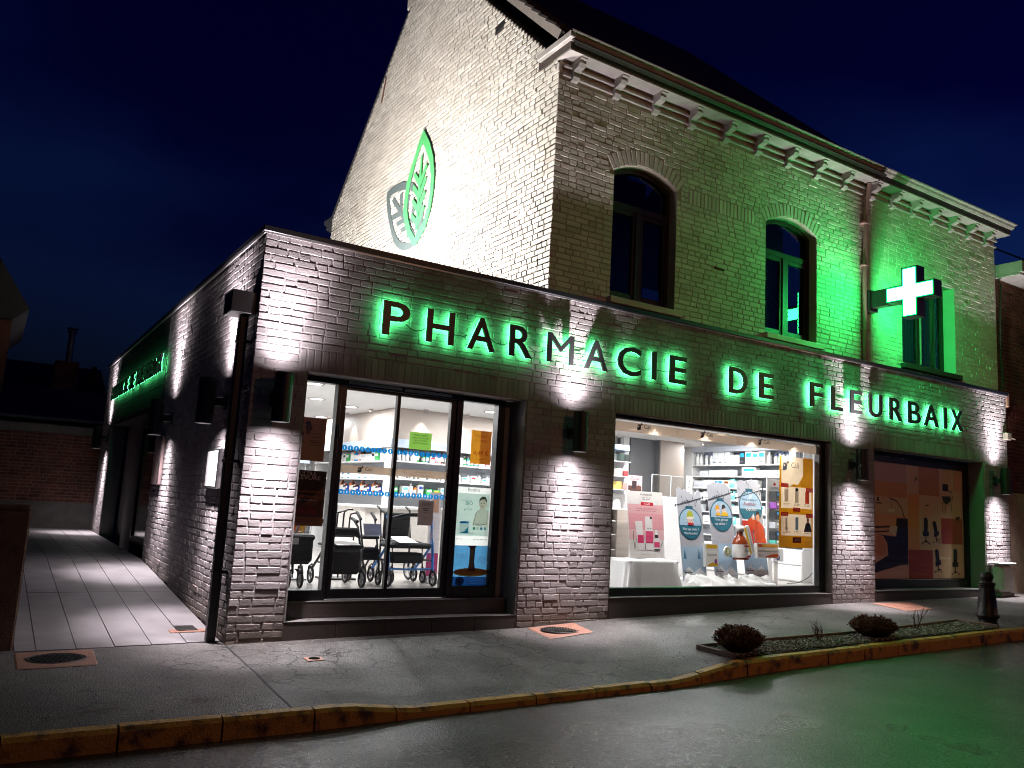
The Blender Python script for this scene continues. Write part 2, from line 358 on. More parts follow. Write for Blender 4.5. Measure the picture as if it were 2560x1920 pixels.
# lettering: built-in font outlines, converted once
CAPH = .73
def make_text(strings, ext):
    out = {}; obs = []
    for t in strings:
        c = bpy.data.curves.new('t', 'FONT'); c.body = t; c.size = 1; c.resolution_u = 3
        if ext: c.extrude = .014; c.offset = 0 if t == 'M' else .010
        o = bpy.data.objects.new('t', c); COL.objects.link(o); obs.append((t, o))
    bpy.context.view_layer.update(); dg = bpy.context.evaluated_depsgraph_get()
    for t, o in obs:
        me = bpy.data.meshes.new_from_object(o.evaluated_get(dg))
        vs = [tuple(v.co) for v in me.vertices]; fs = [tuple(p.vertices) for p in me.polygons]
        xs = [v[0] for v in vs] or [0, 1]
        out[t] = (vs, fs, (min(xs), max(xs))); bpy.data.meshes.remove(me)
    for t, o in obs:
        c = o.data; bpy.data.objects.remove(o); bpy.data.curves.remove(c)
    return out
SIGN = [('P', 1.205, 1.50), ('H', 1.70, 2.02), ('A', 2.19, 2.53), ('R', 2.72, 3.02), ('M', 3.23, 3.60), ('A', 3.765, 4.11), ('C', 4.265, 4.63), ('I', 4.82, 4.885), ('E', 5.115, 5.40),
        ('D', 6.19, 6.53), ('E', 6.775, 7.06), ('F', 7.845, 8.12), ('L', 8.33, 8.59), ('E', 8.77, 9.05), ('U', 9.23, 9.56), ('R', 9.765, 10.09), ('B', 10.26, 10.59), ('A', 10.70, 11.11), ('I', 11.275, 11.345), ('X', 11.50, 11.83)]
WORDS = ['PHARMACIE DE FLEURBAIX', 'ULTRA', 'LEVURE', 'LEVURE PROBIOTIQUE', 'RESTAURE', 'flore intestinale', 'Calí', 'Cali', 'BIENVENUE À LA', 'Pharmacie de Fleurbaix', 'PORTE FERMÉE', 'MERCI DE PASSER', 'PAR LA PORTE', 'CÔTÉ PARKING', 'CAPILLAIRE',
         '4,49 €', 'PRODUIT', 'DU MOIS', 'Biolane', 'Biostime', 'BIO', 'La', 'croissance', 'qui', 'grandit', 'LE', 'BAOBAB', 'SA', 'FORCE', 'VITALE', 'PRANARŌM', 'PranaBB', "L'HIVER SOUS CONTRÔLE",
         'Nez qui coule ?', 'Nez bouché ?', 'Toux grasse', 'ou sèche ?', 'Etats grippaux ?', 'Aussitôt', 'Oscillo', 'Coryzalia', 'Stodal', 'oscillococcinum', '30 d', 'BOIRON', 'ORLIMAN', '-20%', '2€95', '7€95', '8€95', '4€95', 'HORAIRES',
         'du lundi', 'au vendredi', '9h - 12h', '14h - 19h30', 'samedi', '9h - 17h', 'PRANARŌM ', 'DUTAR', 'man', '9-12', '14-19', 'Notice']
TF = make_text(WORDS, False); TX = make_text(sorted({a for a, _, _ in SIGN} | set('PHARMACIE DE FLEURBAIX'.replace(' ', ''))), True)
h0 = max(v[1] for v in TX['H'][0]); CAPH = h0

# ------------------------------------------------------------------ ground
GX = [(-60, 0), (0, 0), (1, .018), (3.07, .038), (4.34, .10), (8.44, .195), (9.47, .205), (12.5, .24), (13.4, .268), (30, .55), (80, 1.2)]
def gx(x):
    for (a, za), (b, zb) in zip(GX, GX[1:]):
        if x <= b: t = max(0, (x - a) / (b - a)); return za + (zb - za) * t
    return GX[-1][1]
KY = -2.30
def drop(x):   # lowered kerb in front of the door
    s = lambda t: max(0, min(1, t)) ** 2 * (3 - 2 * max(0, min(1, t)))
    return .065 * s((x - .1) / .7) * s((4.0 - x) / .9)
def pz(x, y): return gx(x) - drop(x) * max(0, min(1, -y / 2.2)) ** 1.4
def rz(x, y): return gx(x) - .125 + .02 * (1 - math.exp(-(KY - y) / 1.5))
def sheet(xs, ys, fz, m):
    b = MB(); vs = [(x, y, fz(x, y)) for y in ys for x in xs]; k = len(xs)
    return b.add(vs, [(j * k + i, j * k + i + 1, (j + 1) * k + i + 1, (j + 1) * k + i) for j in range(len(ys) - 1) for i in range(k - 1)], m, True)
fr = lambda a, b, n: [a + (b - a) * i / n for i in range(n + 1)]
XS = sorted(set([round(x, 3) for x in fr(-40, -4, 12) + fr(-4, 16, 100) + fr(16, 80, 20)]))
struct(MB().add([(-600, -600, -.9), (600, -600, -.9), (600, 600, -.9), (-600, 600, -.9)], [(0, 1, 2, 3)], EARTH), 'ground')
struct(sheet(XS, [-40] + fr(-10, -2.36, 10), rz, ROAD), 'road')
pavement = struct(sheet(XS, fr(-2.31, .40, 12), pz, PAVE), 'pavement')
b = MB()
vs = []
struct(sheet([-40, -20, -8, -1.6], [.38, 12, 40], lambda x, y: 0, EARTH), 'yard')
# tarmac seam running from the wall corner to the kerb
b = MB(); pts = [(-.005, -.02), (-.03, -.6), (-.055, -1.2), (-.09, -1.75), (-.115, -2.28)]
for (x0, y0), (x1, y1) in zip(pts, pts[1:]):
    b.add([(x0 - .007, y0, pz(x0, y0) + .004), (x0 + .007, y0, pz(x0, y0) + .004), (x1 + .007, y1, pz(x1, y1) + .004), (x1 - .007, y1, pz(x1, y1) + .004)], [(0, 3, 2, 1)], RUBBER)
b.build('tar_seam', pavement)
# faded paint scribbles left by road workers
PAINTR = hx('#5a2320', .8); b = MB(); rr = random.Random(3)
for cx, cyy in ((-1.45, -2.02), (-1.33, -2.0), (-1.20, -1.98), (-1.08, -1.93), (-.93, -2.05), (-.66, -1.86), (-.60, -1.88)):
    for k in range(5):
        x, y = cx + rr.uniform(-.05, .05), cyy + rr.uniform(-.05, .05); dx, dy = rr.uniform(-.035, .035), rr.uniform(-.02, .02); w = rr.uniform(.004, .009)
        z = pz(x, y) + .004
        b.add([(x - dx, y - dy - w, z), (x + dx, y + dy - w, z), (x + dx, y + dy + w, z), (x - dx, y - dy + w, z)], [(0, 1, 2, 3)], PAINTR)
b.build('faded_marking', pavement)
b = MB()
for k in range(420):   # pale grit and paper scraps
    x, y = rr.uniform(-1.6, 9), rr.uniform(-2.2, -.05); s = rr.uniform(.003, .009); z = pz(x, y) + .003; a = rr.uniform(0, 3)
    c, d = math.cos(a) * s, math.sin(a) * s
    b.add([(x - c, y - d, z), (x + d * .6, y - c * .6, z + .004), (x + c, y + d, z), (x - d * .6, y + c * .6, z + .003)], [(0, 1, 2, 3)], hx('#a79f98', .8))
b.build('grit', kind='stuff')
# kerb: separate stones
kerb = bpy.data.objects.new('kerb', None); COL.objects.link(kerb); kerb['kind'] = 'structure'
x = -6.28
while x < 40:
    w = .571 if x < 14 else 1.14
    x0, x1 = x + .006, x + w - .006
    h = lambda q: gx(q) - drop(q) + .006
    prof = lambda q: [(KY + .02, h(q) - .3), (KY + .02, h(q)), (KY - .045, h(q) - .004), (KY - .068, h(q) - .028), (KY - .078, rz(q, KY) - .15)]
    b = MB(); n = 4; vs = []
    jit = rnd.uniform(-.003, .003); jy = rnd.uniform(-.004, .004)
    for i in range(n + 1):
        q = x0 + (x1 - x0) * i / n
        for y_, z_ in prof(q): vs.append((q, y_ + jy, z_ + jit + rnd.uniform(-.0012, .0012)))
    b.add(vs, [(i * 5 + k, (i + 1) * 5 + k, (i + 1) * 5 + k + 1, i * 5 + k + 1) for i in range(n) for k in range(4)] + [(0, 1, 2, 3, 4), tuple(n * 5 + k for k in (4, 3, 2, 1, 0))], KERB)
    b.build('kerb_stone', kerb); x += w

# ramp path of long slabs along the side wall
path = bpy.data.objects.new('path', None); COL.objects.link(path); path['kind'] = 'structure'
def hz(y): return .005 + .31 * max(0, min(1, (y - .1) / 4.8))
EDG = [-1.60, -1.448, -1.16, -.872, -.584, -.296, -.012]
YB = [.12, 1.32, 2.52, 3.72, 4.9, 6.1, 7.3, 8.5, 9.7, 10.9, 12.0]
for i in range(6):
    for j in range(10):
        y0, y1 = YB[j] + .0006, YB[j + 1] - .0006
        if j == 0: y0 += -.05 + .016 * i
        x0, x1 = EDG[i] + .0035, EDG[i + 1] - .0035
        dz = rnd.uniform(-.0015, .0015)
        b = MB(); b.add([(x0, y0, hz(y0) + dz), (x1, y0, hz(y0) + dz), (x1, y1, hz(y1) + dz), (x0, y1, hz(y1) + dz), (x0, y0, hz(y0) - .06), (x1, y0, hz(y0) - .06), (x1, y1, hz(y1) - .06), (x0, y1, hz(y1) - .06)],
                        [(0, 1, 2, 3), (0, 4, 5, 1), (1, 5, 6, 2), (2, 6, 7, 3), (3, 7, 4, 0)], SLAB)
        b.build('paving_slab', path)
b = MB(); b.add([(-1.6, .02, -.012), (0, .09, -.012), (0, 12, .296), (-1.6, 12, .296), (-1.6, 4.9, .296), (0, 4.9, .296)], [(0, 1, 5, 4), (4, 5, 2, 3)], RUBBER); b.build('slab_bed', path)

# ------------------------------------------------------------------ bricks
def brick_shape(w, h, d, rr, jit=.003, ch=.005):
    """front of one brick, local: x 0..w, y 0..h, outward z; rim of eight points, worn edges"""
    rim = [(0, 0), (w / 2, 0), (w, 0), (w, h / 2), (w, h), (w / 2, h), (0, h), (0, h / 2)]
    cx, cyy = w / 2, h / 2; a = []; bb = []
    tx, ty = rr.uniform(-.11, .11) * d, rr.uniform(-.13, .13) * d
    for x, y in rim:
        jx, jy = rr.uniform(-jit, jit), rr.uniform(-jit, jit)
        a.append((x + jx * .4, y + jy * .4, -.004))
        ix = (ch if x == 0 else -ch if x == w else 0) + jx; iy = (ch if y == 0 else -ch if y == h else 0) + jy
        bb.append((x + ix, y + iy, d + tx * (x / w - .5) * 2 + ty * (y / h - .5) * 2 + rr.uniform(-.0006, .0006)))
    vs = a + bb
    fs = [(i, (i + 1) % 8, 8 + (i + 1) % 8, 8 + i) for i in range(8)] + [tuple(range(8, 16))]
    return vs, fs
PROTO = {}
def proto(kind, m):
    """unit-sized brick meshes shared by the single bricks"""
    k = (kind, m.name)
    if k not in PROTO:
        out = []
        for i in range(9):
            rr = random.Random(100 + i); w = .21 if kind == 's' else .10 if kind == 'h' else .062; h = .0607 if kind != 'v' else .20
            vs, fs = brick_shape(w, h, .010, rr)
            me = bpy.data.meshes.new('brick'); me.from_pydata([(x / w, y / h, z / .010) for x, y, z in vs], [], fs); me.materials.append(m); out.append(me)
        PROTO[k] = out
    return PROTO[k]
def lay(F, v0, v1, spans, seed, ch=.0707, jo=.010, bond='mix', dep=(.004, .0075), soldiers=()):
    """list of bricks (u, v, w, h, depth) laid in courses"""
    rr = random.Random(seed); out = []; n = int(round((v1 - v0) / ch)); k = 0
    for r in range(n):
        v = v0 + r * ch; mid = v + ch / 2
        for a, e in spans(mid):
            u = a
            head = (r % 2 == 0)
            if rr.random() < .5: u_first = .055 + rr.uniform(0, .05)
            else: u_first = None
            first = True
            while u < e - .012:
                if first and u_first: w = u_first
                elif bond == 'mix': w = .105 if (rr.random() < (.62 if head else .22)) else .21
                elif bond == 'cross': w = .105 if head else .21
                first = False
                w += rr.uniform(-.007, .007)
                if e - u - w - jo < .05: w = e - u - jo * .5
                w = min(w, e - u)
                if w > .3: w = .21
                q = rr.random(); d = rr.uniform(*dep)
                if q < .07: d *= .35
                elif q > .95: d *= 1.7
                out.append((u, v + jo / 2 + rr.uniform(-.0018, .0018) + .003 * math.sin(u * 1.7 + r * .35 + seed), w, ch - jo + rr.uniform(-.004, .003), d))
                u += w + jo
    return out
def joined(name, items, m, parent, seed=1, jit=.0032):
    b = MB(); rr = random.Random(seed); mi = b.mi(m)
    for F, (u, v, w, h, d) in items:
        vs, fs = brick_shape(w, h, d, rr, jit); o = len(b.v)
        b.v += [tuple(F(u + x, v + y, z)) for x, y, z in vs]
        b.f += [tuple(o + i for i in f) for f in fs]; b.m += [mi] * 9; b.s += [False] * 9
    return b.build(name, parent, kind='stuff')
def seen_area(F, it):
    u, v, w, h, d = it
    p = [pix(F(*q)) for q in ((u, v), (u + w, v), (u + w, v + h), (u, v + h))]
    if any(not (-40 < x < 2600 and -40 < y < 1960) for x, y in p): return 0
    return abs(sum(p[i][0] * p[(i + 1) % 4][1] - p[(i + 1) % 4][0] * p[i][1] for i in range(4))) / 2
def brickwork(walls, m, root, n=300, seed=1):
    """walls: [(wall part, frame, bricks)]: the n largest in the picture stay single bricks, the rest is one mesh"""
    al = [(seen_area(F, it), w, F, it) for w, F, its in walls for it in its]
    al.sort(key=lambda t: -t[0])
    for a, w, F, (u, v, bw, bh, d) in al[:n]:
        kind = 'v' if bh > .12 else 'h' if bw < .15 else 's'
        o = bpy.data.objects.new('brick', rnd.choice(proto(kind, m))); COL.objects.link(o); o.parent = w
        O, U, Vv, Nn = F(u, v), F(1, 0) - F(0, 0), F(0, 1) - F(0, 0), F(0, 0, 1) - F(0, 0)
        M = Matrix.Identity(4)
        for c, (ax, sc) in enumerate(((U, bw), (Vv, bh), (Nn, d))):
            for r in range(3): M[r][c] = ax[r] * sc
        for r in range(3): M[r][3] = O[r]
        o.matrix_world = M
    joined('brickwork', [(F, it) for a, w, F, it in al[n:]], m, root, seed)

# ------------------------------------------------------------------ single-storey shop
shop = thing('shop_building', 'single storey taupe painted brick shop front with lit door and display window', 'shop')
HW = 3.78; TOP = 2.52
OPN = [(.50, 3.05), (4.32, 8.44), (9.46, 12.62)]
XE = 13.42
def fspans(z):
    if z < TOP: return [(-.008, OPN[0][0]), (OPN[0][1], OPN[1][0]), (OPN[1][1], OPN[2][0]), (OPN[2][1], XE)]
    return [(-.008, XE)]
FF = FRONT(0)
fb = [t for t in lay(FF, -.03, 2.52, fspans, 11)]
fb += lay(FF, 2.733, HW, fspans, 12)
rr = random.Random(5)      # course of upright bricks over the openings, stretchers over the piers
for a, e, up in ((-.008, .42, 0), (.42, 3.13, 1), (3.13, 4.24, 0), (4.24, 8.52, 1), (8.52, 9.38, 0), (9.38, 12.70, 1), (12.70, XE, 0)):
    if up:
        n = int((e - a) / .0725); s = (e - a) / n
        fb += [(a + i * s + .005, 2.525, s - .010, .203, rr.uniform(.003, .005)) for i in range(n)]
    else: fb += lay(FF, 2.52, 2.733, lambda z: [(a, e)], 13)
b = MB()
b.prism([(0, -.3), (XE, -.3), (XE, HW), (0, HW)], FF, .24, TAUPE_M, [[(x0, -.25), (x1, -.25), (x1, TOP), (x0, TOP)] for x0, x1 in OPN])
fw = b.build('front_wall', shop)
# side wall along the path: brick, a smooth fascia over the recess, brick pier
SF = SIDE(0)
sspan = lambda z: [(-4.9, .008)] if z < 2.5 else [(-4.73, .008)]
sb = lay(SF, .0, HW, sspan, 21)
sb2 = lay(SF, .0, HW, lambda z: [(-11.9, -10.25)], 22)
b = MB(); b.prism([(-4.9, -.3), (-.24, -.3), (-.24, HW), (-4.72, HW), (-4.72, 2.5), (-4.9, 2.5)], SF, .24, TAUPE_M)
sw = b.build('side_wall', shop)
sw2 = MB().prism([(-11.9, -.3), (-10.25, -.3), (-10.25, HW), (-11.9, HW)], SF, .24, TAUPE_M).build('side_pier', shop)
b = MB()
for i in range(5):
    z0 = 2.5 + i * .256; b.bev(-.012, 4.75, z0 + .003, .22, 10.24, min(z0 + .253, HW), FASC, .004)
b.box(-.02, 4.715, 2.5, .0, 4.745, HW, ZINC); b.box(-.02, 10.235, 2.5, -.001, 10.262, HW, ZINC)
b.build('fascia', shop)
# side entrance recess
b = MB(); b.box(.30, 8.4, .0, .42, 10.25, 2.5, REVEAL); b.box(.012, 4.90, 2.44, .42, 10.25, 2.498, FASC)
b.build('recess_wall', shop)
d = MB(); d.box(.30, 4.9, .31, .36, 4.98, 2.44, FRAME); d.box(.30, 8.32, .31, .36, 8.4, 2.44, FRAME); d.box(.30, 6.6, .31, .36, 6.7, 2.44, FRAME); d.box(.30, 4.98, 2.34, .36, 8.32, 2.44, FRAME); d.box(.30, 4.98, .31, .36, 8.32, .42, FRAME)
sd = d.build('side_door', shop)
MB().box(.325, 4.98, .42, .335, 6.6, 2.34, mat('dark_door_glass', (.006, .007, .008), .08)).box(.325, 6.7, .42, .335, 8.32, 2.34, MATS['dark_door_glass']).build('pane', sd)
MB().tube([(.28, 6.55, 1.1), (.28, 6.55, 1.6)], .012, STEEL).build('handle', sd)
brickwork([(fw, FF, fb), (sw, SF, sb), (sw2, SF, sb2)], TAUPE, shop, 300, 31)
# coping and roof
b = MB()
b.bev(-.045, -.045, HW + .003, XE + .03, .30, HW + .062, FRAME, .006)
b.bev(-.045, .303, HW + .003, .30, 11.95, HW + .062, FRAME, .006)
b.box(-.03, -.03, HW - .012, XE, -.018, HW + .001, mat('pale_metal_drip', (.6, .56, .56), .3, metal=.6)); b.box(-.03, -.017, HW - .012, -.018, 11.9, HW + .001, MATS['pale_metal_drip'])
b.build('coping', shop)
MB().box(.242, .242, 3.40, 13.4, 11.9, 3.5, mat('roof_felt', (.05, .05, .05), .9, bump=.4)).build('flat_roof', shop)
# door steps
ZF = .345
b = MB()
for i in range(5):
    a = .505 + i * .508; b.bev(a, .0, -.1, a + .506, .30, .176, GRANITE, .004)
b.box(.503, -.004, .1765, 3.047, .30, .1795, TREAD); s1 = b.build('step', shop)
b = MB(); b.bev(.503, .17, .181, 3.047, .36, .330, GRANITE, .004); b.box(.503, .166, .3305, 3.047, .40, .3335, TREAD); b.build('step', shop)
b = MB(); b.bev(9.462, .0, -.1, 12.618, .40, .36, GRANITE, .004); b.box(9.462, -.004, .3605, 12.618, .40, .3635, TREAD); b.build('step', shop)
b = MB(); b.bev(4.322, .0, -.1, 8.438, .30, .335, GRANITE, .004); b.box(4.322, -.006, .3355, 8.438, .18, .343, TREAD); b.build('window_sill', shop)
# reveals
for bx_ in ((2.925, .262, .335, 3.049, .30, 2.515), (3.030, .002, .02, 3.0495, .262, 2.519), (.5005, .005, .02, .52, .262, 2.519), (8.425, .003, .345, 8.4395, .14, 2.519), (4.3205, .003, .345, 4.335, .14, 2.519), (12.60, .003, .365, 12.6195, .30, 2.519), (9.4605, .003, .365, 9.475, .30, 2.519)):
    MB().box(*bx_, REVEAL).build('reveal', shop)
# door set: fixed light, two sliding leaves, fixed light
def glaze(parent, name, x0, x1, z0, z1, y, m=GLASS): return MB().box(x0, y - .003, z0, x1, y + .003, z1, m).build(name, parent)
b = MB()
b.bev(.52, .25, 2.462, 2.925, .36, 2.518, FRAME, .004); b.bev(.52, .25, .334, .585, .36, 2.462, FRAME, .004); b.bev(.927, .25, .334, .965, .36, 2.462, FRAME, .004)
b.bev(2.30, .25, .334, 2.378, .36, 2.462, FRAME, .004); b.bev(2.83, .25, .334, 2.922, .36, 2.462, FRAME, .004); b.bev(.585, .25, .334, .927, .36, .432, FRAME, .004); b.bev(2.378, .25, .334, 2.83, .36, .458, FRAME, .004)
b.box(1.03, .243, 2.480, 1.62, .249, 2.512, STEEL); b.box(1.66, .243, 2.476, 2.22, .249, 2.508, STEEL)
df = b.build('door_frame', shop)
glaze(df, 'pane', .585, .927, .432, 2.462, .300); glaze(df, 'pane', 2.378, 2.83, .458, 2.462, .300)
for x0, x1, l, r in ((.966, 1.612, .062, .018), (1.614, 2.299, .018, .062)):
    b = MB(); b.bev(x0, .27, .345, x0 + l, .33, 2.459, FRAME, .003); b.bev(x1 - r, .27, .345, x1, .33, 2.459, FRAME, .003)
    b.bev(x0 + l, .27, .345, x1 - r, .33, .437, FRAME, .003); b.bev(x0 + l, .27, 2.425, x1 - r, .33, 2.459, FRAME, .003)
    dd = b.build('sliding_door', shop); glaze(dd, 'pane', x0 + l, x1 - r, .437, 2.425, .300)
    DOT = hx('#1590e0', .5, .6)
    for zc in (1.835, 1.392):      # safety dots
        q = MB(); n = 9
        for i in range(n):
            cx = x0 + l + (x1 - r - x0 - l) * (i + .5) / n
            ring = [(cx + .031 * math.cos(a), zc + .028 * math.sin(a)) for a in [k * math.pi / 4 + math.pi / 8 for k in range(8)]]
            hole = [(cx + .005 * math.cos(-a), zc + .016 * math.sin(-a)) for a in [k * math.pi / 4 for k in range(8)]]
            q.prism(ring, FRONT(.2955), .0, DOT, [hole])
        q.build('safety_dots', dd)
    MB().box(x0 + l, .2945, 1.583, x1 - r, .2965, 1.663, FROST).build('frosted_band', dd)
INK = hx('#26262a', .6); GOLD = hx('#b09a6a', .6)
def calilogo(b, F, x, y, s, z=0.001):
    """rounded tile with a cross and the name"""
    b.prism([(x, y + .02 * s), (x + .05 * s, y), (x + .30 * s, y + .06 * s), (x + .33 * s, y + .33 * s), (x + .24 * s, y + .40 * s), (x + .04 * s, y + .38 * s)], F, 0, hx('#4a4f55', .5), [[(x + .08 * s, y + .30 * s), (x + .16 * s, y + .30 * s), (x + .16 * s, y + .22 * s), (x + .08 * s, y + .22 * s)]], z)
    cx, cy_ = x + .37 * s, y + .42 * s
    b.prism([(cx - .03 * s, cy_ - .1 * s), (cx + .03 * s, cy_ - .1 * s), (cx + .03 * s, cy_ - .03 * s), (cx + .1 * s, cy_ - .03 * s), (cx + .1 * s, cy_ + .03 * s), (cx + .03 * s, cy_ + .03 * s), (cx + .03 * s, cy_ + .1 * s), (cx - .03 * s, cy_ + .1 * s), (cx - .03 * s, cy_ + .03 * s), (cx - .1 * s, cy_ + .03 * s), (cx - .1 * s, cy_ - .03 * s), (cx - .03 * s, cy_ - .03 * s)], F, 0, INK, (), z)
    b.text('Cali', F, x + .58 * s, y + .16 * s, .27 * s, INK, z=z)
b = MB(); F = FRONT(.2935); calilogo(b, F, 1.215, 1.593, .14); b.build('logo', shop); b = MB(); b.text('BIENVENUE À LA', F, 1.85, 1.630, .019, GOLD, z=.001); b.text('Pharmacie de Fleurbaix', F, 1.80, 1.598, .022, GOLD, z=.001)
b.prism([(1.737 + .011 * math.cos(a), 1.638 + .014 * math.sin(a)) for a in [k * math.pi / 5 for k in range(10)]], F, 0, GOLD, [[(1.737 + .007 * math.cos(-a), 1.638 + .010 * math.sin(-a)) for a in [k * math.pi / 5 for k in range(10)]]], .001)
b.add([F(1.735, 1.625, .001), F(1.739, 1.625, .001), F(1.745, 1.595, .001), F(1.741, 1.595, .001)], [(0, 1, 2, 3)], GOLD)
b.build('band_lettering', shop)
MB().tube([(.955, .235, 1.93), (.955, .22, 1.98), (.955, .235, 2.05)], .014, FRAME).build('door_sensor', shop)
# display window
b = MB(); y0, y1 = .10, .19
b.bev(4.336, y0, 2.468, 8.424, y1, 2.518, FRAME, .004); b.bev(4.336, y0, .3445, 8.424, y1, .440, FRAME, .004); b.bev(4.336, y0, .44, 4.392, y1, 2.468, FRAME, .004); b.bev(8.29, y0, .44, 8.424, y1, 2.468, FRAME, .004)
wf = b.build('display_window', shop); glaze(wf, 'pane', 4.392, 8.29, .44, 2.468, .15)
MB().box(4.394, .1545, 2.325, 8.288, .1565, 2.447, FROST).build('frosted_band', wf)
b = MB(); F = FRONT(.1445)
for x in (4.80, 5.90, 7.02): b = MB(); calilogo(b, F, x, 2.355, .20); b.build('logo', wf)
for x in (5.49, 6.60, 7.72):
    b = MB()
    b.prism([(x + .024 * math.cos(a), 2.412 + .027 * math.sin(a)) for a in [k * math.pi / 6 for k in range(12)]], F, 0, GOLD, [[(x + .018 * math.cos(-a), 2.412 + .021 * math.sin(-a)) for a in [k * math.pi / 6 for k in range(12)]]], .001)
    for s in (-1, 1): b.add([F(x - .003, 2.385, .001), F(x + .003, 2.385, .001), F(x + s * .022 + .003, 2.34, .001), F(x + s * .022 - .003, 2.34, .001)], [(0, 1, 2, 3)], GOLD)
    b.build('ribbon_mark', wf)
# third opening: closed by a printed panel
b = MB(); y0, y1 = .26, .34
b.bev(9.476, y0, 2.44, 12.6, y1, 2.518, FRAME, .004); b.bev(9.476, y0, .364, 12.6, y1, .50, FRAME, .004); b.bev(9.476, y0, .50, 9.56, y1, 2.44, FRAME, .004); b.bev(12.50, y0, .50, 12.6, y1, 2.44, FRAME, .004)
b.box(9.5, y0 + .02, 2.36, 12.5, y1, 2.44, FRAME)
pf = b.build('panel_window', shop); glaze(pf, 'pane', 9.56, 12.50, .50, 2.36, .30)
# inside of the shop
b = MB(); b.box(.45, .362, .30, 10.6, 8.3, .340, FLOORI); b.build('shop_floor', shop)
b = MB(); b.box(.45, .362, 2.75, 10.6, 8.3, 2.80, CEIL); b.box(4.2, .20, 2.58, 8.5, .55, 2.62, CEIL); b.build('shop_ceiling', shop)
b = MB(); b.box(.44, .362, .3, .46, 8.3, 2.75, WHITE); b.box(.44, 8.3, .3, 10.6, 8.34, 2.75, WHITE); b.box(10.6, .362, .3, 10.64, 8.3, 2.75, WHITE); b.box(9.75, .422, .3, 9.80, 3.85, 2.75, WHITE); b.box(9.40, .422, .341, 9.749, 1.0, 2.749, WHITE); b.box(.45, .242, 2.521, 10.6, .36, 2.75, WHITE); b.box(3.06, .242, .3, 4.31, .36, 2.52, WHITE); b.box(8.48, .243, .3, 9.45, .361, 2.52, WHITE)
b.box(9.3, .40, .3, 10.59, .42, 2.75, WHITE); b.build('interior_wall', shop)
b = MB(); b.box(3.30, 4.10, 2.13, 6.4, 4.50, 2.748, BEIGE); b.box(3.30, 4.50, 2.13, 3.7, 7.9, 2.748, BEIGE); b.box(3.285, 4.06, 2.13, 6.4, 4.099, 2.26, BLUEG); b.box(3.26, 4.10, 2.13, 3.299, 7.9, 2.26, BLUEG)
b.text('CAPILLAIRE', FRONT(4.058), 3.78, 2.165, .065, hx('#8894a6', .6), z=.002)
b.box(1.2, 7.9, 2.0, 3.3, 8.29, 2.748, BEIGE); b.box(1.2, 7.86, 1.9, 3.26, 7.899, 2.0, BLUEG)
b.build('bulkhead', shop)

# ------------------------------------------------------------------ two-storey house
YU = .12; XG = 3.34; XM = 9.40; ZC = 3.80
house = thing('brick_house', 'two storey cream painted brick house with arched windows and tall lit gable', 'house')
UF = FRONT(YU); GF = SIDE(XG)
WIN = [(4.26, 5.34), (7.10, 8.24)]
SPR, RISE = 5.62, .17
def arch(x0, x1, extra=0):
    a = (x1 - x0) / 2; r = (a * a + RISE * RISE) / (2 * RISE); return ((x0 + x1) / 2, SPR + RISE - r, r + extra)
def hsp(z):
    cuts = []
    for x0, x1 in WIN:
        if 3.93 < z < SPR - .02: cuts.append((x0, x1))
        elif z >= SPR - .02:
            cx, cz, r = arch(x0, x1, .205)
            if z < cz + r:
                h = math.sqrt(r * r - (z - cz) ** 2); lim = .60 + (z - SPR) * .32 + .02; h = min(h, lim); cuts.append((cx - h, cx + h))
    u = XG - .008; out = []
    for a, e in cuts: out.append((u, a)); u = e
    out.append((u, XM)); return out
hb = lay(UF, ZC, 5.498, hsp, 41)
hb += [t for t in lay(UF, 5.498, 5.71, lambda z: [s for s in hsp(z) if not (5.3 < s[0] < 6)], 42)]
rr = random.Random(8)
a0, a1 = 5.56, 6.86; n = int((a1 - a0) / .072)
hb += [(a0 + i * (a1 - a0) / n + .005, 5.503, (a1 - a0) / n - .010, .203, rr.uniform(.004, .009)) for i in range(n)]
hb += lay(UF, 5.498, 5.71, lambda z: [(5.34 + max(0, (z - SPR) * .32) + .07, 5.56), (6.86, 7.10 - max(0, (z - SPR) * .32) - .07)], 43)
hb += lay(UF, 5.71, 6.56, hsp, 44)
b = MB(); holes = []
for x0, x1 in WIN:
    cx, cz, r = arch(x0, x1); th = math.asin((x1 - x0) / 2 / r)
    holes.append([(x0, 3.94), (x1, 3.94)] + [(cx + r * math.sin(th * (1 - i / 6)), cz + r * math.cos(th * (1 - i / 6))) for i in range(13)])
b.prism([(XG, 3.45), (XM, 3.45), (XM, 6.80), (XG, 6.80)], UF, .30, CREAM_F, holes); hw = b.build('front_wall', house)
# arch bricks, one by one
for x0, x1 in WIN:
    cx, cz, r = arch(x0, x1); th = math.asin((x1 - x0) / 2 / r) + .02; n = 17
    for i in range(n):
        t = -th + 2 * th * (i + .5) / n; w = 2 * th * r / n - .005
        Fa = frame(UF(cx, cz), (math.cos(t), 0, -math.sin(t)), (math.sin(t), 0, math.cos(t)))
        vs, fs = brick_shape(w, .20, rnd.uniform(.004, .007), rnd)
        MB().add([Fa(x - w / 2, r + .004 + y, z) for x, y, z in vs], fs, CREAM).build('brick', hw)
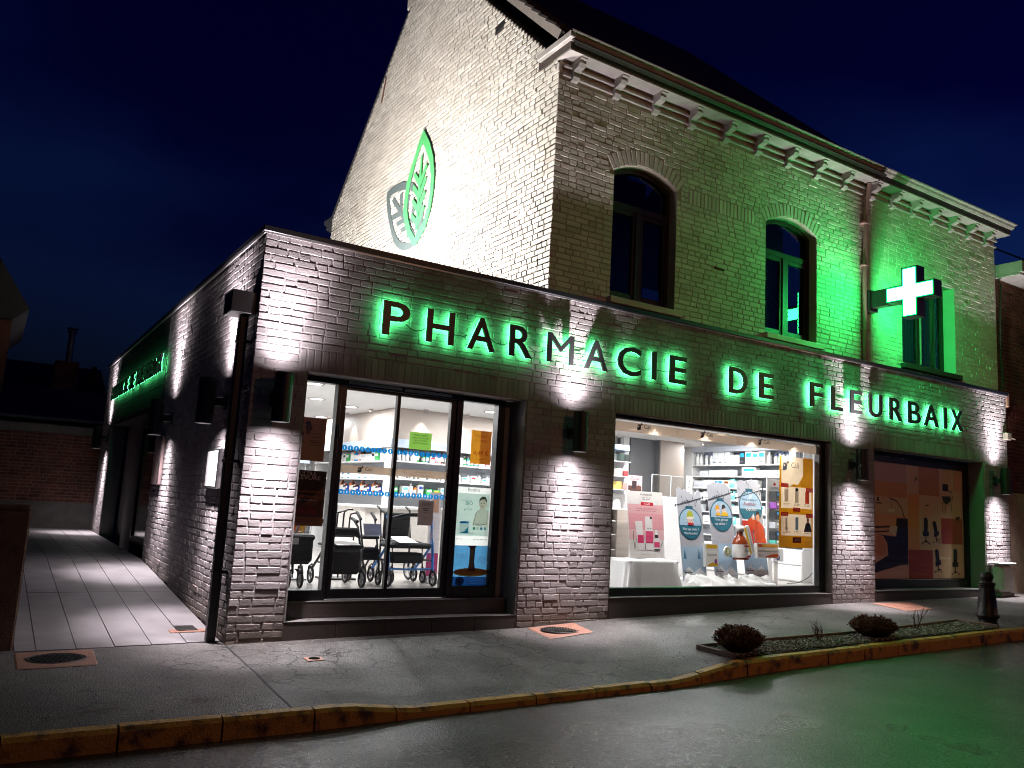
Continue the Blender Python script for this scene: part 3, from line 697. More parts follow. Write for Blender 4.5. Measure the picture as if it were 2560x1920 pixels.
# gable
RID = (4.2, 10.58); REAR = (8.05, 6.90)
def gsp(z):
    y0 = .112 if z < 6.78 else .12 + (z - 6.78) * (RID[0] - .12) / (RID[1] - 6.78)
    y1 = 8.05 if z < 6.90 else REAR[0] - (z - REAR[1]) * (REAR[0] - RID[0]) / (RID[1] - REAR[1])
    return [(-y1, -y0)] if y1 - y0 > .1 else []
gb = [t for t in lay(GF, 3.45, 10.55, gsp, 51, jo=.011, bond='cross', dep=(.006, .010)) if not (7.93 < t[1] + .03 < 8.02 and -1.74 < t[0] + t[2] / 2 < -1.52)]
b = MB(); b.prism([(-8.05, 3.3), (-.42, 3.3), (-.42, 6.78 + .3 * .93), (-RID[0], RID[1]), (-8.05, 6.90)], GF, .30, CREAM_M)
b.prism([(-.42, 3.3), (-.12, 3.3), (-.12, 6.78), (-.42, 6.78 + .3 * .93)], GF, .004, CREAM_M)
gw = b.build('gable_wall', house)
# prefer the front bricks and the near gable strip as single bricks
brickwork([(hw, UF, hb), (gw, GF, gb)], CREAM, house, 300, 61)
M = Matrix.Translation((XG - .012, 1.63, 7.975)) @ Matrix.Rotation(R(-12), 4, 'X')
MB().box(-.002, -.12, -.035, .02, .12, .035, RUBBER, M).build('air_vent', house)
MB().tube([(XG - .02, 5.72, 9.0), (XG - .02, 5.86, 8.55)], .012, mat('rusty_iron', (.10, .03, .015), .8)).build('wall_anchor', house)
MB().bev(6.06, YU - .03, 4.69, 6.24, YU - .004, 4.72, MATS['rusty_iron'], .004).build('wall_anchor', house)
# chimney flush with the gable
b = MB(); b.bev(XG + .004, 4.35, 10.0, 4.2, 5.06, 11.7, CREAM, .01); b.build('chimney', house)
# roof in overlapping courses, stepped verge tiles
b = MB(); sl = (RID[1] - 6.78) / (RID[0] - .12); Ls = math.hypot(RID[0] + .32, (RID[0] + .32) * sl); ang = math.atan(sl); n = 26
Rm = Matrix.Translation((0, -.20, 6.83)) @ Matrix.Rotation(ang, 4, 'X')
for i in range(n):
    d0 = i * Ls / n; b.box(XG - .05, d0, .03 + .0, XM + .12, d0 + Ls / n + .03, .055, ROOFT, Rm @ Matrix.Translation((0, 0, 0)) @ Matrix.Rotation(0, 4, 'X'))
b.box(XG + .0, 0, .0, XM + .1, Ls, .029, DKWOOD, Rm)
b.add([(XG, 4.22, 10.63), (XM + .1, 4.22, 10.63), (XM + .1, 8.4, 6.75), (XG, 8.4, 6.75)], [(0, 1, 2, 3)], ROOFT); b.build('roof', house)
for i in range(24):
    d0 = .42 + i * .235; MB().bev(XG - .15, 0, .058, XG + .14, .27, .092, ROOFT, .004, Rm @ Matrix.Translation((0, d0, .012)) @ Matrix.Rotation(-.10, 4, 'X')).build('roof_tile', house)
b = MB(); b.box(XG - .07, .35, -.06, XG - .012, Ls, .056, mat('weathered_verge_board', (.30, .26, .23), .7, bump=.4), Rm); b.build('verge_board', house)
b = MB(); b.prism([(-8.06, 6.66), (-8.06, 6.98), (-8.60, 7.0), (-8.56, 6.90), (-8.42, 6.86), (-8.40, 6.76), (-8.28, 6.72), (-8.20, 6.66)], GF, .12, ZINC); b.build('rear_eave', house)
# cornice and gutter
def cornice(parent, x0, x1, xs, dy=0, endl=True):
    b = MB(); y = YU
    b.bev(x0 + .04, y - .035, 6.595, x1, y - .003, 6.635, WHITEP, .006); b.bev(x0 + .04, y - .055, 6.70, x1, y - .003, 6.735, WHITEP, .006); b.build('moulding', parent)
    MB().box(x0 - .03, -.14, 6.795, x1 + .05, y + .1, 6.815, WHITEP).build('soffit', parent)
    b = MB(); b.box(x0 - .03, -.142, 6.817, x1 + .05, .55, 6.93, mat('dark_gutter_board', (.06, .045, .038), .6, bump=.2)); b.build('gutter_board', parent)
    b = MB(); pr = [(-.143, 6.905), (-.165, 6.905), (-.195, 6.93), (-.205, 6.965), (-.245, 6.972), (-.25, 6.99), (-.143, 6.99)]
    k = len(pr); vs = [(x, yy, z) for x in (x0 - .09, x1 + .1) for yy, z in pr]
    b.add(vs, [(i, (i + 1) % k, k + (i + 1) % k, k + i) for i in range(k)] + [tuple(range(k))[::-1], tuple(range(k, 2 * k))], WHITEP)
    if endl: b.bev(x0 - .10, -.24, 6.90, x0 - .032, .50, 6.99, WHITEP, .01)
    b.build('gutter', parent)
    for x in xs:
        pf = [(0, 6.55), (.05, 6.56), (.08, 6.60), (.06, 6.65), (.10, 6.675), (.165, 6.69), (.20, 6.73), (.185, 6.765), (.225, 6.78), (.225, 6.795), (0, 6.795)]
        Fb = frame((x, y, 0), (0, -1, 0), (0, 0, 1))
        MB().prism(pf, Fb, .10, WHITEP).build('bracket', parent)
cornice(house, 3.34, XM, [3.50 + .664 * i for i in range(9)])
# arched timber windows
def arched(parent, x0, x1, blind):
    cx, cz, r = arch(x0, x1); th = math.asin((x1 - x0) / 2 / r); y = YU + .13; F = FRONT(y)
    ring = lambda q: [(x0 + q, 3.96 + q), (x1 - q, 3.96 + q)] + [(cx + (r - q) * math.sin(t), cz + (r - q) * math.cos(t)) for t in [math.asin((x1 - x0 - 2 * q) / 2 / (r - q)) * (1 - i / 6) for i in range(13)]]
    b = MB(); b.prism(ring(.002), F, .07, DKWOOD, [ring(.062)]); o = b.build('window', parent)
    b = MB(); b.bev(x0 + .062, y - .005, 5.20, x1 - .062, y + .06, 5.285, DKWOOD, .006); b.bev(cx - .05, y - .012, 4.02, cx + .05, y + .055, 5.20, DKWOOD, .006)
    for a, e in ((x0 + .062, cx - .05), (cx + .05, x1 - .062)):
        b.bev(a, y + .006, 4.02, a + .045, y + .05, 5.2, DKWOOD, .004); b.bev(e - .045, y + .006, 4.02, e, y + .05, 5.2, DKWOOD, .004); b.bev(a + .045, y + .006, 4.02, e - .045, y + .05, 4.10, DKWOOD, .004); b.bev(a + .045, y + .006, 5.14, e - .045, y + .05, 5.2, DKWOOD, .004)
    b.build('casement', o)
    MB().box(x0 + .06, y + .03, 5.28, x1 - .06, y + .035, 5.75, DGLASS).build('pane', o)
    MB().box(x0 + .1, y + .03, 4.09, cx - .09, y + .035, 5.15, DGLASS).build('pane', o); MB().box(cx + .09, y + .03, 4.09, x1 - .1, y + .035, 5.15, DGLASS).build('pane', o)
    b = MB(); b.bev(x0 - .06, YU - .10, 3.875, x1 + .07, YU + .13, 3.958, CREAM, .008); b.build('window_sill', o)
    if blind:
        b = MB(); m = hx('#9aa59a', .5)
        for a, e, z0, z1 in ((x0 + .07, cx - .05, 4.05, 5.19), (x0 + .07, x1 - .5, 5.29, 5.72)):
            z = z0
            while z < z1: b.add([(a, y + .085, z), (e, y + .085, z), (e, y + .105, z + .018), (a, y + .105, z + .018)], [(0, 1, 2, 3)], m); z += .024
        b.build('slatted_blind', o)
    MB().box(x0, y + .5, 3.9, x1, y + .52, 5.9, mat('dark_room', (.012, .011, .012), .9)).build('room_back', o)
arched(house, *WIN[0], False); arched(house, *WIN[1], True)

# right hand house under its own cornice
annex = thing('narrow_house', 'narrow cream house bathed in green light with a plain rectangular window', 'house')
def asp(z): return [(XM + .008, 10.44), (12.02, 13.40)] if 4.0 < z < 5.54 else [(XM + .008, 13.40)]
ab = lay(UF, ZC, 6.56, asp, 71, dep=(.003, .007))
b = MB(); b.prism([(XM + .002, 3.45), (13.42, 3.45), (13.42, 6.8), (XM + .002, 6.8)], UF, .30, CREAM, [[(10.44, 4.0), (12.02, 4.0), (12.02, 5.54), (10.44, 5.54)]]); aw = b.build('front_wall', annex)
brickwork([(aw, UF, ab)], CREAM, annex, 200, 72)
cornice(annex, XM + .12, 13.45, [9.52 + .58 * i for i in range(7)], endl=False)
y = YU + .20; b = MB(); F = FRONT(y)
b.prism([(10.45, 4.01), (12.01, 4.01), (12.01, 5.53), (10.45, 5.53)], F, .07, DKWOOD, [[(10.53, 4.10), (11.20, 4.10), (11.20, 5.45), (10.53, 5.45)], [(11.27, 4.10), (11.93, 4.10), (11.93, 5.45), (11.27, 5.45)]]); o = b.build('window', annex)
for a, e in ((10.53, 11.20), (11.27, 11.93)):
    MB().box(a, y + .03, 4.1, e, y + .035, 5.45, DGLASS).build('pane', o)
    MB().bev(a + .0, y - .02, 4.1, a + .03, y + .02, 5.45, WHITEP, .004).build('glazing_bead', o)
b = MB(); m = hx('#8d948c', .9)
for i in range(30):
    xx = 10.53 + i * .0475; b.add([(xx, y + .12 + .012 * (i % 2), 4.1), (xx + .0475, y + .12 + .012 * ((i + 1) % 2), 4.1), (xx + .0475, y + .12 + .012 * ((i + 1) % 2), 5.45), (xx, y + .12 + .012 * (i % 2), 5.45)], [(0, 1, 2, 3)], m)
b.build('curtain', o); MB().bev(10.38, YU - .09, 3.90, 12.08, YU + .20, 3.985, FASC, .008).build('window_sill', o)
b = MB(); b.add([(XM + .1, -.22, 6.97), (13.55, -.22, 6.97), (13.55, 3.6, 9.3), (XM + .1, 3.6, 9.3)], [(0, 1, 2, 3)], ROOFT)
b.add([(XM + .1, 3.6, 9.3), (13.55, 3.6, 9.3), (13.55, 7.6, 6.9), (XM + .1, 7.6, 6.9)], [(0, 1, 2, 3)], ROOFT); b.build('roof', annex)
b = MB(); b.bev(13.12, YU + .02, 3.8, 13.42, YU + .28, 6.8, CREAM, .01) if 0 else None
b = MB(); b.bev(10.6, 3.2, 7.9, 11.4, 3.9, 9.62, REDBRICK, .02); b.bev(10.55, 3.15, 9.62, 11.45, 3.95, 9.70, CONC, .02); b.build('chimney', annex)
# neighbour beyond
nb = thing('neighbour_house', 'dark brick house with white boxed eaves at the right edge', 'house')
NF = FRONT(.14)
b = MB(); b.prism([(13.46, -.2), (20, -.2), (20, 6.1), (13.46, 6.1)], NF, .3, REDMORTAR); nw = b.build('front_wall', nb)
joined('brickwork', [(NF, t) for t in lay(NF, .2, 6.05, lambda z: [(13.47, 15.2)], 81)], REDBRICK, nb, 81)
b = MB(); b.bev(13.47, -.30, 6.02, 20, .14, 6.06, WHITEP, .004); b.bev(13.47, -.34, 6.062, 20, .3, 6.28, WHITEP, .008); b.build('boxed_eaves', nb)
b = MB(); b.add([(13.47, -.36, 6.30), (20, -.36, 6.30), (20, 4, 9.2), (13.47, 4, 9.2)], [(0, 1, 2, 3)], ROOFT); b.box(13.47, .14, 6.1, 13.6, 7, 6.3, REDBRICK); b.build('roof', nb)
b = MB(); b.bev(13.5, .06, .1, 14.6, .139, 2.05, mat('buff_stone_plinth', (.33, .25, .18), .8, c2=(.24, .18, .12), nscale=9, bump=.6), .01); b.build('stone_plinth', nb)
b = MB(); b.tube([(13.44, .08, 6.0), (13.47, .04, 5.86), (13.43, .03, 5.7), (13.45, .06, 5.3), (13.44, .07, 4.6), (13.47, .06, 4.1), (13.43, .06, 3.9)], .014, RUBBER); one(b, 'cable', 'loose black cable running down between the green lit house and its dark neighbour', 'cable')
# rainwater pipe between the two houses
t = thing('downpipe', 'pinkish rainwater pipe running down between the two cream house fronts', 'pipe')
PIPE = mat('painted_pipe', (.42, .28, .23), .5, c2=(.34, .23, .19), nscale=6)
MB().tube([(9.43, .02, 6.78), (9.43, .05, 6.6), (9.40, .07, 6.3), (9.36, .07, 4.9), (9.36, .07, 3.86)], .038, PIPE, 10).build('pipe', t)
for z in (6.1, 5.4, 4.35): MB().bev(9.31, .03, z, 9.42, .119, z + .03, PIPE, .004).build('pipe_clip', t)
# square black downpipe at the shop corner
t = thing('downpipe', 'square black downpipe with a box hopper at the corner of the shop', 'pipe')
MB().bev(-.135, .13, .012, -.055, .215, 3.02, BLACK, .008).build('pipe', t)
MB().bev(-.25, .04, 2.985, -.012, .33, 3.195, BLACK, .006).build('hopper', t)
for z in (.6, 1.6, 2.72): MB().bev(-.142, .123, z, -.006, .222, z + .03, BLACK, .004).build('pipe_clip', t)

# ------------------------------------------------------------------ garden wall and background
gwl = thing('garden_wall', 'dark red brick garden wall closing the end of the side path', 'wall')
WF = FRONT(12.02)
b = MB(); b.prism([(-12, 0), (.3, 0), (.3, 2.27), (-12, 2.27)], WF, .25, REDMORTAR); w = b.build('wall', gwl)
brickwork([(w, WF, lay(WF, .86, 2.25, lambda z: [(-3.4, .28)], 91))], REDBRICK, gwl, 300, 92)
DCON = mat('dark_old_concrete', (.085, .08, .075), .85, c2=(.055, .052, .048), nscale=5, bump=.4)
MB().bev(-12, 11.985, .1, .3, 12.018, .85, DCON, .006).build('plinth', gwl)
MB().bev(-12, 11.96, 2.272, .3, 12.32, 2.46, DCON, .015).build('coping', gwl)
bh = thing('background_house', 'low dark house roof with brick chimney and flue behind the garden wall', 'house')
MB().box(-14, 20.4, 0, 6, 26, 3.5, REDBRICK).build('wall', bh)
b = MB(); b.add([(-14, 19.9, 3.30), (1.0, 19.9, 3.30), (.9, 24, 5.15), (-14, 24, 5.15)], [(0, 1, 2, 3)], ROOFT); b.add([(-14, 24, 5.15), (.9, 24, 5.15), (1.0, 28, 3.3), (-14, 28, 3.3)], [(0, 1, 2, 3)], ROOFT); b.build('roof', bh)
o = MB().bev(-.62, 21.6, 3.4, .05, 22.2, 5.02, REDBRICK, .02).build('chimney', bh)
b = MB(); b.cyl((-.24, 21.9, 5.02), (-.24, 21.9, 6.0), .10, ZINC); b.cyl((-.24, 21.9, 6.0), (-.24, 21.9, 6.05), .15, ZINC); b.cyl((-.24, 21.9, 6.1), (-.24, 21.9, 6.14), .17, ZINC); b.build('flue_pipe', o)
b = MB(); b.bev(.42, 22.3, 3.6, .72, 22.6, 4.85, REDBRICK, .02); b.cyl((.57, 22.45, 4.85), (.57, 22.45, 5.05), .07, ROOFT); b.build('chimney', bh)
sh = thing('outbuilding', 'low dark outbuilding roof just above the garden wall', 'building')
MB().box(-14, 14.4, 0, .3, 17, 2.75, REDBRICK).build('wall', sh)
b = MB(); b.add([(-14, 14.1, 2.72), (.4, 14.1, 2.72), (.4, 17.3, 3.72), (-14, 17.3, 3.72)], [(0, 1, 2, 3)], ROOFT); b.bev(-14, 14.05, 2.66, .4, 14.1, 2.74, ZINC, .01); b.build('roof', sh)
lh = thing('left_house', 'dark house wall and eaves cut off by the left edge', 'house')
MB().box(-8, 9.0, 0, -1.93, 13, 4.15, REDBRICK).build('wall', lh)
b = MB(); b.prism([(-1.70, 4.28), (-1.93, 4.05), (-8, 4.05), (-8, 12.0), (-3.9, 7.6), (-2.3, 5.2)], FRONT(8.9), 4.2, mat('black_slate', (.010, .009, .009), .8, bump=.4)); b.build('roof', lh)
t = thing('boundary_wall', 'low rough brown wall at the left of the paved side path', 'wall')
MB().bev(-6.5, .15, -.1, -1.606, .42, 1.10, BROWNW, .015).build('wall', t); MB().bev(-6.5, .13, 1.102, -1.612, .44, 1.145, BROWNW, .012).build('coping', t)

# ------------------------------------------------------------------ wall lamps
LENS = emit('lamp_lens', (1, .93, .97), 14)
LC = (1.0, .905, .965)
def wall_lamp(name_label, P, out, group):
    """up and down light: P on the wall at mid height, out = outward direction"""
    P, out = V(P), V(out); c = P + out * .205
    t = thing('wall_lamp', name_label, 'lamp', group)
    b = MB(); r = .085; H = .228
    k = 20; u = V((1, 0, 0)); w = V((0, 1, 0))
    for ra, rb, flip in ((r, r, 0), (r - .006, r - .006, 1)):
        ring = lambda z: [c + u * ra * math.cos(2 * math.pi * i / k) + w * ra * math.sin(2 * math.pi * i / k) + V((0, 0, z)) for i in range(k)]
        fs = [(i, (i + 1) % k, k + (i + 1) % k, k + i) for i in range(k)]
        b.add(ring(-H) + ring(H), fs, BLACK, True)
    for z in (-H, H):
        ri = [c + u * rr_ * math.cos(2 * math.pi * i / k) + w * rr_ * math.sin(2 * math.pi * i / k) + V((0, 0, z)) for rr_ in (r, r - .006) for i in range(k)]
        b.add(ri, [(i, (i + 1) % k, k + (i + 1) % k, k + i) for i in range(k)], BLACK)
    b.build('lamp_body', t)
    s = out.cross(V((0, 0, 1)))
    Mx = Matrix.Translation(P) @ Matrix(((s.x, out.x, 0, 0), (s.y, out.y, 0, 0), (0, 0, 1, 0), (0, 0, 0, 1)))
    MB().bev(-.045, .02, -.045, .045, .125, .045, BLACK, .005, Mx).bev(-.06, .014, -.08, .06, .03, .08, BLACK, .004, Mx).build('wall_bracket', t)
    for sg in (-1, 1):
        z = sg * (H - .035)
        MB().cyl(c + V((0, 0, z)), c + V((0, 0, z - sg * .012)), .075, LENS, n=16).build('lens', t)
        p = c + V((0, 0, z + sg * .012)) 
        light('SPOT', 'beam', p, 520, LC, t, p + V((0, 0, sg)), spot_size=R(62), spot_blend=1, shadow_soft_size=.03)
        light('SPOT', 'wash', p, 85, LC, t, p + V((0, 0, sg)), spot_size=R(118), spot_blend=1, shadow_soft_size=.03)
        light('SPOT', 'spill', p, 13, LC, t, p + V((0, 0, sg)), spot_size=R(165), spot_blend=.9, shadow_soft_size=.035)
    return t
for x, lb in ((.235, 'black cylinder wall lamp nearest the shop corner, left of the door'), (3.655, 'black cylinder wall lamp on the pier between door and display window'),
              (8.87, 'black cylinder wall lamp on the pier between the two large windows'), (12.93, 'black cylinder wall lamp on the last pier above the meter box')):
    wall_lamp(lb, (x, 0, 2.214), (0, -1, 0), 'up and down wall lamps on the shop')
for y, lb in ((.88, 'black cylinder wall lamp on the side wall beside the downpipe'), (3.78, 'black cylinder wall lamp on the side wall next to the notice board by the entrance'), (10.7, 'black cylinder wall lamp on the far pier of the side wall')):
    wall_lamp(lb, (0, y, 2.214), (-1, 0, 0), 'up and down wall lamps on the shop')

# ------------------------------------------------------------------ lit lettering
FACE = mat('dark_letter_face', (.030, .030, .032), .4)
GLOW = emit('green_led_glow', (.085, 1.0, .27), 24)
def sign(root, letters, F, z0, h, off, mg=GLOW):
    for ch, a, e in letters:
        vs, fs, (x0, x1) = TX[ch]; vf, ff, q = (TX[ch]); sx = (e - a) / (x1 - x0); sy = h / CAPH
        b = MB(); b.add([F(a + (v[0] - x0) * sx, z0 + v[1] * sy, off + v[2]) for v in vs], fs, FACE); o = b.build('letter', root)
        vb = [v for v in vs]; c = MB()
        back = [f for f in fs if all(vs[i][2] < -.013 for i in f)]
        used = sorted({i for f in back for i in f}); mp_ = {i: k for k, i in enumerate(used)}
        cx = (x0 + x1) / 2
        c.add([F(a + (vs[i][0] - x0) * sx, z0 + vs[i][1] * sy, off - .0175) for i in used], [tuple(mp_[i] for i in f) for f in back], mg); c.build('light_strip', o)
        for px_, pz__ in ((a + .03, z0 + .05), (e - .03, z0 + h * .85)): MB().cyl(F(px_, pz__, .004), F(px_, pz__, off - .02), .004, BLACK, n=6).build('standoff_pin', o)
s1 = thing('shop_sign', 'long row of dark letters with green back light across the shop front', 'sign')
sign(s1, SIGN, FF, 2.985, .345, .075)
b = MB()
for (c0, a0, e0), (c1, a1, e1) in zip(SIGN, SIGN[1:]):
    if a1 - e0 < .35:
        p, q = FF(e0 - .02, 3.13, .03), FF(a1 + .02, 3.13, .03); m_ = (p + q) / 2 - V((0, 0, rnd.uniform(.01, .05)))
        b.tube([p, (p + m_) / 2 - V((0, 0, .012)), m_, (q + m_) / 2 - V((0, 0, .012)), q], .005, RUBBER, 5)
b.build('wiring', s1)
s2 = thing('shop_sign', 'row of green back lit letters on the dark side fascia', 'sign')
ltr = []; uu = -10.25; txt = 'PHARMACIE DE FLEURBAIX'; k = (10.25 - 4.62) / 22
wd = {'I': .07, 'M': .30}
for i, ch in enumerate(txt):
    if ch != ' ': w_ = wd.get(ch, .205); c_ = uu + (i + .5) * k; ltr.append((ch, c_ - w_ / 2, c_ + w_ / 2))
sign(s2, ltr, SIDE(-.012), 2.93, .26, .075, emit('green_led_glow_side', (.10, 1.0, .30), 14))

# pharmacy cross on an arm
cr = thing('pharmacy_cross', 'glowing green cross sign on a black arm over the street', 'sign')
CX, CYc, CZ = 9.36, -.675, 4.842
def crosspoly(a, w): return [(-w, a), (-w, w), (-a, w), (-a, -w), (-w, -w), (-w, -a), (w, -a), (w, -w), (a, -w), (a, w), (w, w), (w, a)][::-1]
F = frame((CX, CYc, CZ), (0, -1, 0), (0, 0, 1))
MB().prism(crosspoly(.388, .126), F, .19, FRAME).build('housing', cr)
CL = emit('cross_led', (.030, 1.0, .19), 95)
step = .0335    # stepped LED outline
MB().prism(crosspoly(.358, .096), F, 0, CL, z=.004).build('led_panel', cr)
F2 = frame((CX + .19, CYc, CZ), (0, 1, 0), (0, 0, 1)); MB().prism(crosspoly(.358, .096), F2, 0, CL, z=.004).build('led_panel', cr)
RIM = emit('cross_led_rim', (.0, 1.0, .22), 1.3)
MB().prism(crosspoly(.374, .112), F, 0, RIM, [crosspoly(.358, .096)[::-1]], .004).build('led_rim', cr)
b = MB(); b.bev(CX + .03, -.30, 4.705, CX + .16, -.02, 4.975, FRAME, .006); b.bev(CX + .01, -.02, 4.66, CX + .22, .118, 5.0, FRAME, .008); b.build('arm', cr)

# leaf emblem on the gable
em = thing('leaf_emblem', 'green leaf over a grey leaf as cut out emblem on the gable', 'emblem')
LF = SIDE(XG); GRN = mat('green_emblem_sheet', (.09, .46, .15), .5, c2=(.085, .44, .14)); GRY = mat('grey_emblem_sheet', (.115, .145, .145), .5, c2=(.105, .135, .135))
def smooth(pts, n=3):
    for _ in range(n): pts = [q for i in range(len(pts)) for q in ((.75 * pts[i][0] + .25 * pts[(i + 1) % len(pts)][0], .75 * pts[i][1] + .25 * pts[(i + 1) % len(pts)][1]), (.25 * pts[i][0] + .75 * pts[(i + 1) % len(pts)][0], .25 * pts[i][1] + .75 * pts[(i + 1) % len(pts)][1]))]
    return pts
def leafpts(tip, bot, side1, side2, n=10):
    """pointed leaf from quadratic arcs"""
    q = lambda a, c, e: [tuple((1 - t) ** 2 * a[i] + 2 * t * (1 - t) * c[i] + t * t * e[i] for i in (0, 1)) for t in [k / n for k in range(n)]]
    return q(tip, side1, bot) + q(bot, side2, tip)
sg = lambda l: [(-y, z) for y, z in l]
go = sg([(5.26, 6.57), (5.21, 6.65), (4.94, 6.66), (4.54, 6.61), (4.22, 6.5), (4.04, 6.38), (3.84, 6.16), (3.73, 5.96), (3.68, 5.74), (3.72, 5.61), (3.82, 5.42), (4.02, 5.33), (4.32, 5.34), (4.59, 5.45), (4.78, 5.61), (4.98, 5.91), (5.14, 6.2)])
gi = sg([(5.13, 6.52), (4.73, 6.5), (4.37, 6.42), (4.16, 6.32), (4.01, 6.2), (3.86, 5.96), (3.81, 5.73), (3.92, 5.47), (4.11, 5.43), (4.34, 5.48), (4.57, 5.58), (4.78, 5.78), (4.96, 6.09), (5.06, 6.31)])
b = MB(); b.prism(smooth(go), LF, .012, GRY, [smooth(gi)], .024)
def vein(b, p, q, w0, w1, m, z):
    p, q = V((p[0], p[1], 0)), V((q[0], q[1], 0)); d = (q - p).normalized(); n_ = V((-d.y, d.x, 0))
    b.prism([tuple((p + n_ * w0)[:2]), tuple((p - n_ * w0)[:2]), tuple((q - n_ * w1)[:2]), tuple((q + n_ * w1)[:2])], LF, .010, m, (), z)
for p, q in (((-4.95, 6.42), (-3.97, 5.50)), ((-4.62, 6.42), (-4.58, 6.12)), ((-4.92, 6.07), (-4.50, 6.05)), ((-4.70, 5.90), (-4.38, 5.90)), ((-4.50, 5.74), (-4.22, 5.74)), ((-4.3, 6.30), (-4.36, 5.95)), ((-4.06, 6.10), (-4.14, 5.78)), ((-4.27, 5.58), (-4.08, 5.62))):
    vein(b, p, q, .045, .045, GRY, .0225 + rnd.uniform(0, .001))
b.build('grey_leaf', em)
oo = sg([(3.87, 7.28), (3.6, 6.95), (3.44, 6.66), (3.36, 6.33), (3.36, 6.1), (3.42, 5.81), (3.56, 5.54), (3.9, 5.31), (4.14, 5.51), (4.33, 5.78), (4.44, 6.05), (4.43, 6.25), (4.38, 6.52), (4.26, 6.74), (4.13, 6.93), (4.02, 7.12)])
ii = sg([(3.88, 7.07), (3.68, 6.81), (3.55, 6.59), (3.48, 6.35), (3.47, 6.06), (3.52, 5.84), (3.64, 5.64), (3.9, 5.46), (4.1, 5.65), (4.23, 5.88), (4.31, 6.09), (4.3, 6.3), (4.24, 6.54), (4.13, 6.76), (4.0, 6.95)])
b = MB(); b.prism(oo, LF, .012, GRN, [ii], .040); vein(b, (-3.875, 6.84), (-3.875, 5.58), .022, .045, GRN, .0385)
for k_, (zt, zb) in enumerate(((6.60, 6.38), (6.38, 6.16), (6.15, 5.93), (5.90, 5.70))):
    vein(b, (-3.67, zt + .02), (-3.87, zb - .02), .034, .05, GRN, .0370 - k_ * .0003); vein(b, (-4.12, zt - .0), (-3.88, zb - .02), .034, .05, GRN, .0355 - k_ * .0003)
b.build('green_leaf', em)
# roof flood light washing the gable
fl = thing('floodlight', 'flood lamp on the flat roof washing the gable with white light', 'lamp')
P = V((1.75, 3.0, 3.62))
MB().bev(.95, 3.05, 3.502, 1.15, 3.55, 3.56, BLACK, .01).bev(1.01, 3.08, 3.56, 1.09, 3.52, 3.79, BLACK, .01).build('lamp_body', fl)
light('SPOT', 'beam', (1.15, 3.3, 3.76), 2450, (1.0, .955, .915), fl, (3.34, 3.2, 5.6), spot_size=R(178), spot_blend=.25, shadow_soft_size=.06)
# street lamp across the road
def street_lamp(x, y, p, lb):
    t = thing('street_lamp', lb, 'street lamp', 'street lamps across the road')
    b = MB(); b.cyl((x, y - 1.85, -.2), (x, y - 1.85, 4.9), .07, ZINC, .045); b.tube([(x, y - 1.85, 4.85), (x, y - 1.45, 5.1), (x, y - .65, 5.15), (x, y - .15, 5.1)], .03, ZINC); b.build('post', t)
    MB().bev(x - .12, y - .35, 4.98, x + .12, y + .2, 5.08, ZINC, .02).build('lantern', t)
    MB().lathe([(0, -.14), (.11, -.11), (.15, 0), (.15, .10)], (x, y, 4.82), glassmat('lamp_globe', (1, .95, .85)), 16).build('globe', t)
    light('POINT', 'beam', (x, y, 4.72), p, (1.0, .43, .15), t, shadow_soft_size=.10)
street_lamp(4.3, -7.55, 150, 'street lamp on a grey post across the road facing the display window')
street_lamp(15.5, -7.2, 140, 'street lamp on a grey post farther up the road beyond the shop')
# ------------------------------------------------------------------ inside the shop
ORD = ['first', 'second', 'third', 'fourth', 'fifth', 'sixth', 'seventh', 'eighth', 'ninth', 'tenth', 'eleventh', 'twelfth', 'thirteenth', 'fourteenth', 'fifteenth', 'sixteenth', 'seventeenth', 'eighteenth', 'nineteenth', 'twentieth'] + [d + '-' + u for d in ('twenty', 'thirty', 'forty') for u in ('first', 'second', 'third', 'fourth', 'fifth', 'sixth', 'seventh', 'eighth', 'ninth')]
ZI = .341
DL = emit('downlight_lens', (1, .98, .94), 14)
def downlight(x, y, label, p=30, z=2.75):
    t = thing('ceiling_light', label, 'ceiling light', 'round ceiling lights in the shop')
    MB().lathe([(.13, z - .001), (.125, z - .012), (.105, z - .012), (.10, z - .002)], (x, y, 0), WHITEP, 20).build('trim', t)
    MB().cyl((x, y, z - .0015), (x, y, z - .006), .099, DL, n=20).build('lens', t)
    light('AREA', 'beam', (x, y, z - .02), p, (.97, .985, 1), t, (x, y, 0), shape='DISK', size=.19)
for x, y, lb in ((1.44, 2.55, 'round ceiling light above the left fixed pane of the door'), (2.13, 2.50, 'bright round ceiling light above the left sliding leaf, nearest the door'), (2.04, 4.2, 'faint round ceiling fitting high behind the left fixed pane'),
                 (2.80, 4.75, 'oval looking ceiling light in the middle of the left sliding leaf'), (3.1, 7.0, 'small far ceiling light left of the beige bulkhead'), (4.5, 3.2, 'ceiling light over the right end of the bulkhead'),
                 (5.0, 1.6, 'ceiling light over the pink poster end of the display window'), (6.4, 1.6, 'ceiling light over the middle of the display window'), (7.8, 1.7, 'ceiling light over the yellow poster end of the display window'), (5.6, 3.4, 'ceiling light behind the middle of the display window'), (7.4, 3.2, 'ceiling light before the dark column'), (8.7, 2.4, 'ceiling light before the wall shelves with white boxes'), (10.1, 4.1, 'ceiling light over the bright gap right of the brown column')):
    downlight(x, y, lb, 48)
